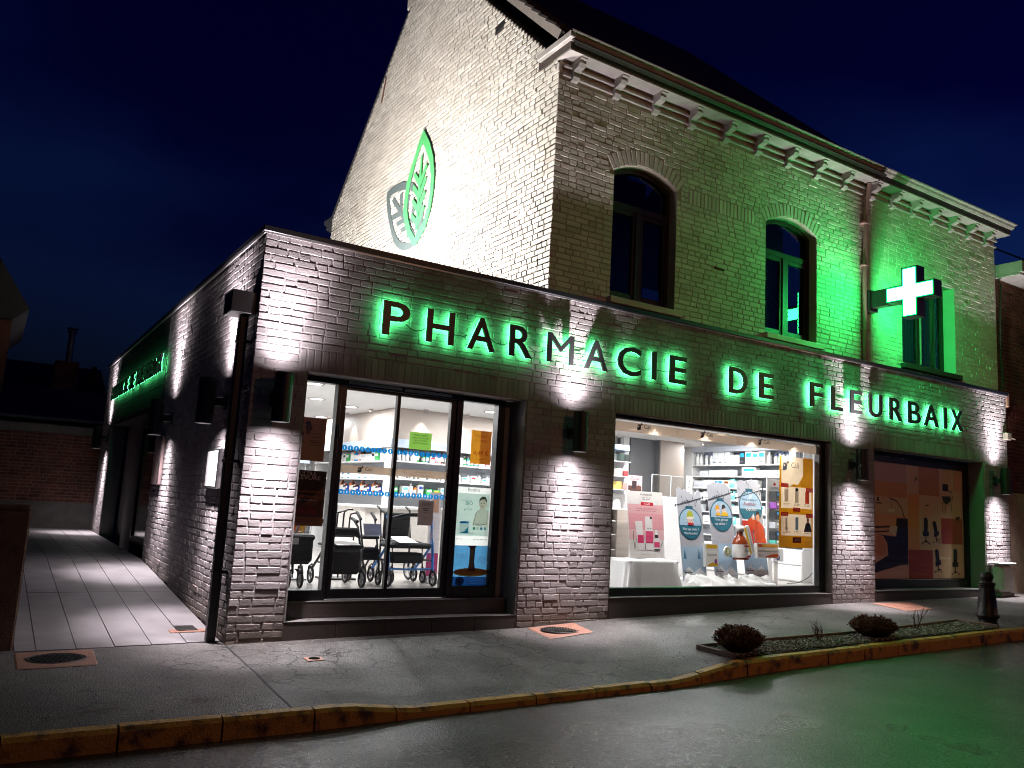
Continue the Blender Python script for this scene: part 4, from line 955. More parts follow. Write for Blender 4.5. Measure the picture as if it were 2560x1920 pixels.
# spots grazing the bulkhead and lighting the shelves below it
for x, y, tx, ty in ((3.75, 3.95, 3.75, 4.1), (4.5, 3.95, 4.5, 4.1), (3.15, 4.75, 3.3, 4.75), (3.15, 5.8, 3.3, 5.8)):
    t = thing('shelf_spotlight', 'small spot lamp grazing the beige bulkhead %s' % {3.75: 'left of the green notice', 4.5: 'right of the green notice', 4.75: 'on its near side face', 5.8: 'on its far side face'}[x if y < 4 else y], 'spot lamp', 'spot lamps along the bulkhead')
    MB().cyl((x, y, 2.749), (x, y, 2.70), .035, WHITEP).build('lamp_body', t)
    light('SPOT', 'beam', (x, y, 2.69), 26, (1, .96, .90), t, (tx, ty, 2.0), spot_size=R(70), spot_blend=.5, shadow_soft_size=.03)

for i, x in enumerate((5.1, 6.0, 6.9, 7.8)):
    t = thing('window_spotlight', 'small spot lamp over the display window, %s from the left' % ORD[i], 'spot lamp', 'spot lamps over the display window')
    MB().cyl((x, .275, 2.520), (x, .27, 2.496), .028, WHITEP).build('lamp_body', t)
    light('SPOT', 'beam', (x, .262, 2.488), 85, (1, .97, .94), t, (x, .50, .9), spot_size=R(115), spot_blend=.8, shadow_soft_size=.03)
def carton(x, y, z, w, d, h, c, c2, face='y', logo=None):
    """box standing on z with its printed front towards -y or -x; x, y = left front corner"""
    b = MB()
    if face == 'y':
        b.bev(x, y, z, x + w, y + d, z + h, hx(c, .5), .003); F = frame((x, y, z), (1, 0, 0), (0, 0, 1))
    else:
        b.bev(x, y - w, z, x + d, y, z + h, hx(c, .5), .003); F = frame((x, y, z), (0, -1, 0), (0, 0, 1))
    if c2: b.prism([(w * .12, h * .55), (w * .88, h * .55), (w * .88, h * .86), (w * .12, h * .86)], F, 0, hx(c2, .5), (), .001)
    if c2 and h > .1: b.prism([(w * .12, h * .15), (w * .6, h * .15), (w * .6, h * .22), (w * .12, h * .22)], F, 0, hx('#55585c', .5), (), .001)
    return b
def bottle(x, y, z, r, h, c, cap, lab='#f2f2ee'):
    b = MB(); m = hx(c, .25)
    b.lathe([(r * .9, 0), (r, .008), (r, h * .66), (r * .85, h * .74), (r * .38, h * .82), (r * .38, h * .86)], (x, y, z), m, 12)
    b.cyl((x, y, z), (x, y, z + .001), r * .9, m, n=12); b.cyl((x, y, z + h * .85), (x, y, z + h), r * .46, hx(cap, .4), n=12)
    b.lathe([(r * 1.02, h * .18), (r * 1.02, h * .56)], (x, y, z), hx(lab, .5), 12); return b
NAMES = {'#f1f1ee': 'white', '#e9ecef': 'white', '#3aa655': 'green', '#e07a2a': 'orange', '#1f8fc9': 'blue', '#6b3a22': 'brown', '#d9dde2': 'pale grey', '#e5a0a8': 'pink', '#f2b21c': 'yellow', '#23242a': 'black', '#c9342f': 'red', '#2a3f8f': 'dark blue', '#6fc2c0': 'teal', '#efe2c8': 'cream', '#7a3a8c': 'purple'}
def stock(run, where, spec, face, fx, z, a, e, group, seed, hmax):
    """products side by side from a to e; spec = repeating list of (kind, colour, second colour, height, width)"""
    rr = random.Random(seed); u = a; i = 0; cnt = {}
    items = []
    while u < e - .05:
        k, c, c2, h, w = spec[i % len(spec)]; i += 1
        w *= rr.uniform(.92, 1.08); h = min(h * rr.uniform(.95, 1.05), hmax)
        if u + w > e: break
        if rr.random() < .06: u += w * .6; continue
        items.append((u, k, c, c2, h, w)); u += w + rr.uniform(.004, .02)
    for n, (u, k, c, c2, h, w) in enumerate(items):
        if k == 'b':
            p = (u + w / 2, fx + .05) if face == 'y' else (fx + .05, -(u + w / 2))
            b = bottle(p[0], p[1], z, w / 2, h, c, c2); nm, ct = 'product_bottle', 'bottle'
        else:
            b = carton(u, fx, z, w, .11, h, c, c2, 'y') if face == 'y' else carton(fx, -u, z, w, .11, h, c, c2, 'x'); nm, ct = 'product_box', 'box'
        one(b, nm, '%s %s, %s from the left %s' % (NAMES.get(c, 'white'), ct, ORD[n], where), ct, group)
BACKP = mat('pale_grey_back_panel', (.52, .55, .60), .5, c2=(.50, .53, .58), nscale=3)
def shelfunit(name, label, face, f, d, a, e, zs, back0, back1, z0=ZI):
    t = thing(name, label, 'shelving')
    def bx(u0, u1, v0, v1, k0, k1):   # along, depth, height
        return (u0, f + v0, k0, u1, f + v1, k1) if face == 'y' else (f + v0, -u1, k0, f + v1, -u0, k1)
    MB().box(*bx(a, e, d, d + .02, back0, back1), BACKP).build('back_panel', t)
    for z in zs: MB().bev(*bx(a, e, 0, d - .002, z - .026, z - .001), LAMIN, .004).build('shelf', t)
    for u in (a - .022, e + .002): MB().box(*bx(u, u + .02, .02, d, z0, back1), LAMIN).build('upright', t)
    return t
G1 = 'products on the shop shelves'
shelfunit('wall_shelving', 'white wall shelving under the hair care sign behind the sliding doors', 'y', 4.12, .30, 3.33, 6.0, [1.93, 1.655, 1.41], ZI, 2.128)
w = 'on the %s shelf under the hair care sign'
stock(0, w % 'top', [('b', '#6b3a22', '#23242a', .19, .065), ('b', '#e9ecef', '#f1f1ee', .17, .06), ('b', '#e9ecef', '#1f8fc9', .17, .055), ('b', '#e9ecef', '#f1f1ee', .15, .06), ('c', '#f1f1ee', '#d9dde2', .13, .11), ('b', '#3aa655', '#f1f1ee', .16, .06), ('b', '#6fc2c0', '#f1f1ee', .15, .06), ('b', '#3aa655', '#3aa655', .13, .06), ('b', '#6fc2c0', '#1f8fc9', .14, .06), ('c', '#f1f1ee', '#c9342f', .10, .10), ('c', '#e5a0a8', '#f1f1ee', .12, .09)], 'y', 4.17, 1.93, 3.36, 5.5, G1, 1, .22)
stock(0, w % 'middle', [('b', '#f1f1ee', '#d9dde2', .12, .055), ('b', '#f1f1ee', '#f1f1ee', .13, .05), ('c', '#f1f1ee', '#1f8fc9', .09, .09), ('b', '#e9ecef', '#d9dde2', .12, .05), ('c', '#e9ecef', '#c9342f', .11, .08)], 'y', 4.17, 1.655, 3.36, 5.5, G1, 2, .22)
stock(0, w % 'lowest', [('c', '#3aa655', '#f1f1ee', .10, .10), ('c', '#3aa655', '#f2b21c', .09, .11), ('c', '#f1f1ee', '#6fc2c0', .13, .10), ('b', '#e9ecef', '#f1f1ee', .17, .07), ('b', '#e07a2a', '#23242a', .14, .06), ('c', '#f1f1ee', '#2a3f8f', .16, .08), ('c', '#d9dde2', '#2a3f8f', .15, .07)], 'y', 4.17, 1.41, 3.36, 5.5, G1, 3, .20)
shelfunit('wall_shelving', 'white side shelving with orange and blue bottles behind the left sliding leaf', 'x', 3.33, .30, -7.8, -4.46, [1.93, 1.64, 1.41], ZI, 2.128)
w = 'on the %s shelf of the side shelving'
stock(0, w % 'top', [('c', '#f1f1ee', '#d9dde2', .12, .24), ('c', '#f1f1ee', '#e9ecef', .12, .22), ('c', '#f1f1ee', '#23242a', .14, .13), ('c', '#3aa655', '#f1f1ee', .14, .15), ('b', '#e9ecef', '#23242a', .20, .075), ('b', '#efe2c8', '#e07a2a', .19, .075), ('b', '#1f8fc9', '#1f8fc9', .20, .075), ('b', '#1f8fc9', '#f1f1ee', .19, .075), ('b', '#e5a0a8', '#6b3a22', .18, .075), ('b', '#6b3a22', '#23242a', .21, .075)], 'x', 3.38, 1.93, -6.9, -4.5, G1, 4, .22)
stock(0, w % 'middle', [('b', '#f1f1ee', '#e5a0a8', .11, .055), ('b', '#f1f1ee', '#d9dde2', .12, .055), ('b', '#1f8fc9', '#2a3f8f', .12, .06), ('b', '#f1f1ee', '#f1f1ee', .12, .055)], 'x', 3.38, 1.64, -6.9, -4.5, G1, 5, .22)
stock(0, w % 'lowest', [('b', '#23242a', '#f1f1ee', .13, .06), ('b', '#6b3a22', '#c9342f', .14, .06), ('b', '#23242a', '#23242a', .13, .06), ('c', '#2a3f8f', '#f1f1ee', .10, .10), ('b', '#e07a2a', '#e5a0a8', .18, .065), ('b', '#6b3a22', '#6b3a22', .20, .07)], 'x', 3.38, 1.41, -6.9, -4.5, G1, 6, .20)
shelfunit('wall_shelving', 'far white shelving with yellow and black boxes behind the left fixed pane', 'y', 7.94, .32, 1.15, 3.20, [1.96, 1.55, 1.12, .75], ZI, 1.895 + .2)
for n, z in enumerate((1.96, 1.55, 1.12)):
    stock(0, 'on the %s shelf of the far shelving' % ('top', 'second', 'third')[n], [('c', '#23242a', '#f2b21c', .20, .16), ('c', '#f2b21c', '#23242a', .20, .17), ('c', '#f1f1ee', '#d9dde2', .22, .26), ('c', '#f1f1ee', '#e9ecef', .18, .30), ('c', '#23242a', '#e07a2a', .16, .15)], 'y', 8.0, z, 1.2, 3.15, G1, 7 + n, .3)
# sales counter with rounded white front
t = thing('counter', 'white rounded sales counter behind the mobility aids', 'counter')
pts = [(2.30, 3.6), (2.32, 3.2), (2.45, 2.98), (2.72, 2.86), (3.2, 2.82), (4.3, 2.82)]
b = MB(); inner = [(x + .04, y + .06) for x, y in pts][::-1]
Ft = frame((0, 0, 0), (1, 0, 0), (0, 1, 0)); b.prism((pts + inner), Ft, .86, mat('cream_counter_front', (.74, .70, .65), .45), (), 1.20); b.build('front_panel', t)
b = MB(); b.prism([(x - (.03 if x < 2.5 else 0), y - .03) for x, y in pts] + [(4.3, 3.6)], Ft, .03, LAMIN, (), 1.232); b.build('worktop', t)

# ------------------------------------------------------------------ posters on the door glass
class Poster:
    def __init__(s, name, label, cat, x0, z0, x1, z1, y, base, group=None, trans=.35, rough=.55, frame_=None):
        s.t = thing(name, label, cat, group); s.w, s.h = x1 - x0, z1 - z0
        s.F = frame_ or frame((x0, y, z0), (1, 0, 0), (0, 0, 1)); s.b = MB(); s.k = 0; s.tr = trans; s.ro = rough
        MB().prism([(0, 0), (s.w, 0), (s.w, s.h), (0, s.h)], s.F, 0 if trans > .2 else .0015, hx(base, rough, trans)).build('sheet', s.t)
    def z(s): s.k += 1; return .0004 + s.k * .00012
    def m(s, c): return hx(c, s.ro, s.tr)
    def poly(s, pts, c): s.b.prism([(x * s.w, y * s.h) for x, y in pts], s.F, 0, s.m(c), (), s.z()); return s
    def rect(s, x0, y0, x1, y1, c): return s.poly([(x0, y0), (x1, y0), (x1, y1), (x0, y1)], c)
    def ell(s, cx, cy, rx, ry, c, n=20, a0=0, a1=2 * math.pi): return s.poly([(cx + rx * math.cos(a0 + (a1 - a0) * i / n), cy + ry * math.sin(a0 + (a1 - a0) * i / n)) for i in range(n)], c)
    def line(s, pts, wd, c):
        for p, q in zip(pts, pts[1:]):
            a, e = V((p[0] * s.w, p[1] * s.h, 0)), V((q[0] * s.w, q[1] * s.h, 0)); d = (e - a).normalized(); n_ = V((-d.y, d.x, 0)) * wd / 2
            s.b.prism([tuple((a + n_)[:2]), tuple((a - n_)[:2]), tuple((e - n_)[:2]), tuple((e + n_)[:2])], s.F, 0, s.m(c), (), s.z())
        return s
    def text(s, t, x, y, h, c, w=None, align='L'): s.b.text(t, s.F, x * s.w, y * s.h, h, s.m(c), w, s.z(), False, align); return s
    def greek(s, x0, x1, ys, h, c):    # lines of print too small to read
        rr = random.Random(int(ys[0] * 1000) + 5); z = s.z()
        for y in ys:
            x = x0
            while x < x1 - .02:
                w = min(rr.uniform(.04, .11), x1 - x); s.b.prism([(x * s.w, y * s.h), ((x + w) * s.w, y * s.h), ((x + w) * s.w, y * s.h + h), (x * s.w, y * s.h + h)], s.F, 0, s.m(c), (), z); x += w + .018
        return s
    def done(s): s.b.build('print', s.t); return s.t
YP = .312
p = Poster('advert_poster', 'brown advert poster with small pictures, upper one on the left door pane', 'poster', .588, 1.677, .856, 2.105, YP, '#c8976a', trans=.02)
p.ell(.30, .86, .10, .05, '#2a1a14').ell(.34, .76, .13, .09, '#5a3524').ell(.32, .66, .09, .06, '#7a4a32').ell(.08, .62, .09, .07, '#6a3e2a').ell(.06, .44, .11, .08, '#7a4a32').greek(.42, .82, (.62, .54, .46, .42, .36), .006, '#4a2c1e').done()
p = Poster('advert_poster', 'dark chocolate brown advert poster with white title, lower on the left door pane', 'poster', .594, 1.041, .900, 1.581, YP, '#2b1813', trans=.02)
p.rect(0, 0, 1, .16, '#a06a42').rect(.0, .16, 1, .42, '#5a3424').poly([(.3, .38), (.95, .72), (1, .5), (.6, .34)], '#7d4c36').poly([(0, .42), (.28, .60), (.12, .38)], '#93604a')
p.text('ULTRA', .12, .905, .040, '#e8dccf', .165).text('LEVURE', .04, .835, .040, '#e8dccf', .235).text('LEVURE PROBIOTIQUE', .08, .60, .018, '#d8843c', .235).text('RESTAURE', .07, .50, .026, '#d8843c', .23).text('flore intestinale', .10, .455, .014, '#e8dccf', .2)
p.rect(.12, .21, .40, .32, '#8a2c22').rect(.46, .21, .76, .32, '#8a2c22').greek(.08, .9, (.13, .10, .07), .005, '#4a2c1e').done()
p = Poster('notice_sheet', 'green paper notice on the right sliding door leaf', 'notice', 1.778, 1.883, 2.040, 2.065, YP, '#8cc653', trans=.6)
for i, s_ in enumerate(('PORTE FERMÉE', 'MERCI DE PASSER', 'PAR LA PORTE', 'CÔTÉ PARKING')): p.text(s_, .5, .78 - i * .155, .017, '#2f5a1a', None, 'C')
p.done()
p = Poster('notice_sheet', 'white printed note taped low on the right sliding door leaf', 'notice', 1.940, 1.086, 2.120, 1.348, YP, '#e9e4e0', trans=.15)
p.greek(.2, .8, (.88, .84, .80), .004, '#777777').greek(.3, .7, (.66, .58), .008, '#55555a').greek(.35, .65, (.50,), .005, '#777777').text('9-12', .40, .60, .012, '#44444a').text('14-19', .38, .28, .012, '#44444a').done()
p = Poster('price_poster', 'orange price poster on the right fixed pane of the door', 'poster', 2.534, 1.781, 2.793, 2.154, YP, '#e39a28', trans=.5)
p.rect(.46, 0, 1, 1, '#f4d9a8').text('PRODUIT', .5, .80, .026, '#b86408', None, 'C').text('DU MOIS', .5, .66, .026, '#b86408', None, 'C').rect(0, .485, 1, .49, '#f0a850').text('4,49 €', .5, .26, .052, '#c22222', None, 'C').greek(.25, .75, (.14,), .006, '#b86408').done()
t = thing('opening_hours', 'opening hours lettering on the right door pane between orange and baby posters', 'lettering')
b = MB(); F = FRONT(.2965)
for i, s_ in enumerate(('HORAIRES', 'du lundi', 'au vendredi', '9h - 12h', '14h - 19h30', 'samedi', '9h - 17h')): b.text(s_, F, 2.60, 1.745 - i * .034, .018, hx('#8b8884', .6))
b.build('lettering', t)
p = Poster('baby_poster', 'white and mint poster of a baby on the right fixed pane', 'poster', 2.389, .889, 2.828, 1.521, YP, '#f0f5f0', trans=.72)
p.rect(.05, .16, .97, .89, '#cfe6df').text('Biostime', .5, .925, .040, '#5a6a70', .155, 'C')
p.poly([(.50, .40), (.55, .52), (.63, .60), (.74, .63), (.90, .62), (.97, .58), (.97, .33), (.56, .33)], '#fbf3e8').line([(.53, .34), (.60, .55), (.66, .61)], .006, '#8a908c').line([(.57, .37), (.75, .35), (.93, .38)], .006, '#8a908c')
p.ell(.78, .72, .115, .098, '#f7e6d6').poly([(.66, .73), (.68, .81), (.76, .85), (.86, .84), (.90, .78), (.895, .74), (.84, .80), (.74, .795), (.69, .77)], '#5e5850')
p.ell(.735, .73, .014, .008, '#4c4c4c').ell(.815, .73, .014, .008, '#4c4c4c').ell(.775, .70, .012, .008, '#d9cfc6').ell(.775, .675, .03, .008, '#b98d84').ell(.665, .715, .014, .02, '#dedcd4').ell(.895, .715, .014, .02, '#dedcd4')
p.text('La', .30, .80, .016, '#57a79b').text('croissance', .15, .755, .022, '#7ab7ae').text('BIO', .28, .69, .040, '#2f9c86').text('qui', .33, .655, .014, '#57a79b').text('grandit', .24, .60, .026, '#57a79b')
p.ell(.27, .39, .13, .02, '#2f9fd0').rect(.14, .20, .40, .38, '#e9f4f8').poly([(.14, .20), (.40, .20), (.40, .33), (.30, .24)], '#3fa9d6').rect(.14, .37, .40, .405, '#3fa9d6').rect(.40, .19, .56, .23, '#eef2f0')
for i, c in enumerate(('#4f9f8a', '#c9d6d2', '#4a7f9c', '#6d9fb0')): p.ell(.56 + i * .105, .29, .036, .026, c)
p.greek(.06, .25, (.10,), .005, '#8fa09c').greek(.55, .95, (.10,), .005, '#8fa09c').done()
p = Poster('tree_poster', 'blue poster of a baobab trunk at the foot of the right fixed pane', 'poster', 2.400, .457, 2.826, .885, YP, '#5aa6d8', trans=.5)
p.rect(0, 0, 1, .22, '#3f88bd').ell(.54, .33, .52, .11, '#c07a35').ell(.54, .345, .50, .09, '#d08a42').poly([(.44, .36), (.47, .60), (.47, 1), (.64, 1), (.62, .60), (.66, .36)], '#8a4e30').poly([(.60, .38), (.585, .6), (.60, 1), (.64, 1), (.62, .6), (.66, .36)], '#6f3d26').poly([(.40, .97), (.54, .93), (.70, .97), (.62, 1), (.45, 1)], '#5a3323')
p.text('LE', .37, .83, .022, '#dbe9f2').text('BAOBAB', .05, .72, .042, '#e8f2f8', .155).text('VITALE', .22, .65, .022, '#cfe2ee').text('SA', .68, .75, .022, '#dbe9f2').text('FORCE', .68, .62, .044, '#e8f2f8', .13).text('VITALE', .78, .55, .024, '#cfe2ee')
p.ell(.22, .11, .13, .115, '#1f5f93').ell(.22, .11, .10, .09, '#3f88bd').rect(.16, .10, .28, .13, '#1f4f7f').rect(.20, .04, .24, .13, '#1f4f7f').greek(.42, .95, (.16, .12, .08, .04), .006, '#a8cbe2').done()

# ------------------------------------------------------------------ mobility aids
BLUE = mat('blue_lacquer_tube', (.03, .24, .72), .3); DK = mat('dark_tube', (.012, .012, .014), .35, metal=.3); GREYH = mat('grey_plastic_hub', (.30, .30, .31), .5)
def wheel(b, c, r, w=.018, ax=(1, 0, 0)):
    c = V(c); a = V(ax); b.torus(c, a, r - .014, .014, RUBBER, 18, 6); b.torus(c, a, r - .034, .007, GREYH, 16, 5); b.cyl(c - a * .02, c + a * .02, .02, GREYH, n=10)
    u = a.cross(V((0, 0, 1))).normalized()
    for k in range(5):
        q = 2 * math.pi * k / 5; d = u * math.cos(q) + V((0, 0, 1)) * math.sin(q); b.cyl(c, c + d * (r - .034), .007, GREYH, n=5)
def wheelpart(parent, c, r, ax=(1, 0, 0), fork=None, m=DK):
    b = MB(); wheel(b, c, r, ax=ax); o = b.build('wheel', parent)
    if fork is not None:
        f = MB(); c = V(c); a = V(ax)
        for s_ in (-1, 1): f.tube([c + a * .026 * s_, c + a * .026 * s_ + V((0, .01, r * .9)), V(fork)], .008, m, 6)
        f.build('fork', o)
def paper(name_lb, x0, y0, x1, y1, z, tilt=0):
    M = Matrix.Translation(((x0 + x1) / 2, (y0 + y1) / 2, z)) @ Matrix.Rotation(.2, 4, 'Z') @ Matrix.Rotation(tilt, 4, 'X')
    b = MB(); b.bev(-(x1 - x0) / 2, -(y1 - y0) / 2, 0, (x1 - x0) / 2, (y1 - y0) / 2, .004, hx('#f4f3f0', .6), .001, M)
    Fp = lambda x, y, z=0: M @ V((x, y, .0045 + z)); b.text('Notice', Fp, -.05, -.02, .03, hx('#33363a', .6)); return one(b, 'leaflet', name_lb, 'leaflet')
# three wheeled rollator
t = thing('three_wheel_rollator', 'black three wheeled rollator with a nylon bag behind the left fixed pane', 'walking frame')
b = MB(); b.tube([(.93, 1.18, .50), (.97, 1.35, .62), (.98, 1.42, .86)], .014, DK); b.tube([(.98, 1.40, .70), (.86, 1.75, .60), (.84, 1.88, .50)], .012, DK); b.tube([(.98, 1.40, .70), (1.20, 1.72, .60), (1.24, 1.86, .50)], .012, DK)
b.tube([(.98, 1.42, .84), (.90, 1.70, 1.18), (.88, 1.85, 1.24)], .013, DK); b.tube([(.98, 1.42, .84), (1.17, 1.68, 1.18), (1.20, 1.84, 1.24)], .013, DK); b.build('tube_frame', t)
wheelpart(t, (.875, 1.16, .43), .09, fork=(.93, 1.18, .54)); wheelpart(t, (1.02, 1.18, .43), .09, fork=(.97, 1.22, .54)); wheelpart(t, (.83, 1.90, .43), .09, fork=(.84, 1.88, .52)); wheelpart(t, (1.25, 1.88, .43), .09, fork=(1.24, 1.86, .52))
b = MB(); b.bev(.872, 1.24, .585, 1.165, 1.52, .90, FABRIC, .04); b.bev(.865, 1.236, .84, 1.172, 1.53, .905, FABRIC, .02); b.bev(.90, 1.228, .80, .985, 1.238, .87, GREYH, .004); b.build('bag', t)
for x in (.88, 1.20): MB().tube([(x, 1.80, 1.235), (x, 1.95, 1.25)], .02, RUBBER).build('handle', t)
# folding transit chair seen from the front
t = thing('wheeled_walker', 'black wheeled walker with back strap and large hanging bag behind the left leaf', 'walking frame')
b = MB()
for x in (1.30, 1.70):
    b.tube([(x, 1.16, .52), (x, 1.24, .80), (x, 1.34, 1.00), (x, 1.50, 1.08)], .014, DK); b.tube([(x, 1.24, .80), (x, 1.62, .52)], .014, DK); b.tube([(x, 1.18, .60), (x, 1.52, .60)], .012, DK)
b.tube([(1.30, 1.18, .60), (1.70, 1.18, .60)], .011, DK); b.build('tube_frame', t)
for x in (1.29, 1.71):
    wheelpart(t, (x, 1.14, .44), .10, fork=(x, 1.18, .56)); wheelpart(t, (x, 1.64, .44), .10, fork=(x, 1.62, .56)); MB().tube([(x, 1.40, 1.06), (x, 1.58, 1.09)], .02, RUBBER).build('handle', t)
b = MB(); b.bev(1.31, 1.27, .895, 1.70, 1.315, .995, FABRIC, .018); b.build('back_strap', t)
b = MB(); b.bev(1.30, 1.10, .49, 1.70, 1.30, .785, FABRIC, .05); b.build('bag', t)
b = MB(); b.bev(1.29, 1.14, .785, 1.71, 1.50, .81, FABRIC, .01); b.build('seat', t)
paper('white leaflet lying on the seat of the black wheeled walker', 1.35, 1.14, 1.66, 1.42, .84, .25)
# compact rollator with a card on it
t = thing('compact_rollator', 'small dark rollator with basket between the black and the blue walkers', 'walking frame')
b = MB()
for x in (1.84, 2.03): b.tube([(x, 1.42, .50), (x, 1.52, .80), (x, 1.66, 1.12)], .012, DK); b.tube([(x, 1.52, .80), (x, 1.85, .50)], .012, DK)
b.build('tube_frame', t)
for x in (1.84, 2.03): wheelpart(t, (x, 1.42, .42), .085, fork=(x, 1.44, .54)); wheelpart(t, (x, 1.87, .42), .085, fork=(x, 1.85, .54)); MB().tube([(x, 1.62, 1.08), (x, 1.76, 1.16)], .018, RUBBER).build('handle', t)
MB().bev(1.83, 1.45, .62, 2.04, 1.70, .76, FABRIC, .02).build('bag', t); MB().bev(1.83, 1.48, .86, 2.04, 1.72, .90, FABRIC, .012).build('seat', t)
b = MB(); b.bev(-.11, -.004, 0, .11, .004, .15, hx('#8f93ad', .6), .002, Matrix.Translation((1.95, 1.47, .905)) @ Matrix.Rotation(-.5, 4, 'X')); one(b, 'price_card', 'lilac grey card leaning on the small dark rollator', 'card')
# blue rollator
t = thing('blue_rollator', 'blue rollator with curved black back bar and padded seat behind the right leaf', 'walking frame')
b = MB()
for x in (2.07, 2.64):
    b.tube([(x, 1.24, .52), (x, 1.28, .80), (x, 1.34, 1.08), (x + (.02 if x < 2.3 else -.02), 1.46, 1.18)], .016, BLUE); b.tube([(x, 1.28, .84), (x, 1.50, .66), (x, 1.72, .50)], .015, BLUE); b.tube([(x, 1.26, .64), (x, 1.58, .62)], .012, DK)
b.tube([(2.07, 1.25, .545), (2.36, 1.25, .535), (2.64, 1.25, .545)], .011, BLUE); b.build('tube_frame', t)
for x in (2.07, 2.64):
    wheelpart(t, (x, 1.22, .435), .095, fork=(x, 1.25, .56)); wheelpart(t, (x, 1.74, .435), .095, fork=(x, 1.72, .56)); MB().tube([(x, 1.38, 1.17), (x, 1.56, 1.20)], .02, RUBBER).build('handle', t)
MB().tube([(2.10, 1.38, 1.10), (2.14, 1.30, 1.13), (2.25, 1.24, 1.165), (2.40, 1.22, 1.172), (2.55, 1.26, 1.165), (2.62, 1.36, 1.12)], .022, RUBBER).build('back_bar', t)
MB().bev(2.09, 1.25, .775, 2.62, 1.60, .835, FABRIC, .02).build('seat', t)
MB().bev(2.12, 1.28, .60, 2.55, 1.50, .72, FABRIC, .03).build('bag', t)
paper('white leaflet lying on the seat of the blue rollator', 2.16, 1.26, 2.44, 1.50, .868, .25)
t = thing('transit_chair', 'folding transit wheelchair with upright black backrest behind the blue rollator', 'wheelchair')
b = MB()
for x in (2.26, 2.66): b.tube([(x, 1.95, .50), (x, 1.95, .85), (x, 2.02, 1.20), (x, 2.14, 1.24)], .013, DK); b.tube([(x, 1.55, .52), (x, 1.60, .82), (x, 1.95, .84)], .013, DK)
b.build('tube_frame', t)
for x in (2.25, 2.67): wheelpart(t, (x, 1.95, .49), .15); wheelpart(t, (x, 1.55, .42), .08, fork=(x, 1.56, .54))
MB().bev(2.28, 1.94, .84, 2.64, 1.97, 1.17, FABRIC, .012).build('backrest', t); MB().bev(2.27, 1.60, .80, 2.65, 1.95, .83, FABRIC, .01).build('seat', t)
# canes in a stand
t = thing('cane_stand', 'metal stand behind the walkers holding walking canes', 'stand')
b = MB(); b.bev(1.56, 1.95, ZI, 1.98, 2.25, .36, DK, .006); b.tube([(1.58, 2.1, .36), (1.58, 2.1, .85)], .01, DK); b.tube([(1.96, 2.1, .36), (1.96, 2.1, .85)], .01, DK); b.tube([(1.58, 2.1, .85), (1.96, 2.1, .85)], .008, DK); b.tube([(1.58, 2.1, .55), (1.96, 2.1, .55)], .008, DK); b.build('rack', t)
for i, x in enumerate((1.63, 1.70, 1.78, 1.86)):
    m = hx('#3a1f18', .35) if i % 2 else DK; z = 1.14 + .02 * (i % 3)
    b = MB(); b.tube([(x, 2.06, .362), (x + .015, 2.06, z - .06), (x + .02, 2.05, z - .015), (x + .05, 2.03, z), (x + .11, 2.01, z + .005)], .011, m, 7)
    one(b, 'walking_cane', '%s walking cane in the stand, %s from the left' % ('brown' if i % 2 else 'black', ORD[i]), 'cane', 'walking canes in the stand')
t = thing('wire_basket', 'wire basket of red, orange, yellow and white packets behind the three wheeled rollator', 'basket')
b = MB()
for z in (.82, .90, .99): b.tube([(1.08, 1.95, z), (1.36, 1.95, z), (1.36, 2.2, z), (1.08, 2.2, z), (1.08, 1.95, z)], .005, STEEL, 5)
for i in range(9): x = 1.08 + i * .035; b.tube([(x, 1.95, .82), (x, 1.95, .99)], .003, STEEL, 4)
b.tube([(1.22, 2.08, ZI), (1.22, 2.08, .83)], .015, STEEL); b.bev(1.08, 1.95, ZI, 1.36, 2.2, .36, STEEL, .004); b.build('wires', t)
for i, (c, nm) in enumerate((('#d8342c', 'red'), ('#ea6a22', 'orange'), ('#f2b21c', 'yellow'), ('#e9ecef', 'white'))):
    one(MB().bev(1.09 + i * .067, 1.965, .83, 1.15 + i * .067, 2.19, .985, hx(c, .5), .006), 'packet', '%s packet in the wire basket' % nm, 'packet', 'packets in the wire basket')
t = thing('banner_stand', 'narrow pink and white roll up banner at the right of the blue rollator', 'banner')
Pb = MB(); Fb = frame((2.74, 1.62, .40), (1, 0, 0), (0, 0, 1)); Pb.prism([(0, 0), (.16, 0), (.16, 1.05), (0, 1.05)], Fb, .006, hx('#ece6ea', .5)); Pb.prism([(0, .02), (.16, .02), (.16, .30), (0, .30)], Fb, 0, hx('#a8246c', .5), (), .001); Pb.prism([(.03, .80), (.13, .80), (.12, .98), (.05, .99)], Fb, 0, hx('#c99a80', .5), (), .001)
Pb.prism([(.03, .4), (.06, .4), (.06, .75), (.03, .75)], Fb, 0, hx('#9a92a8', .5), (), .001); Pb.build('sheet', t); MB().bev(2.72, 1.55, ZI, 2.92, 1.70, .40, STEEL, .01).build('base', t)

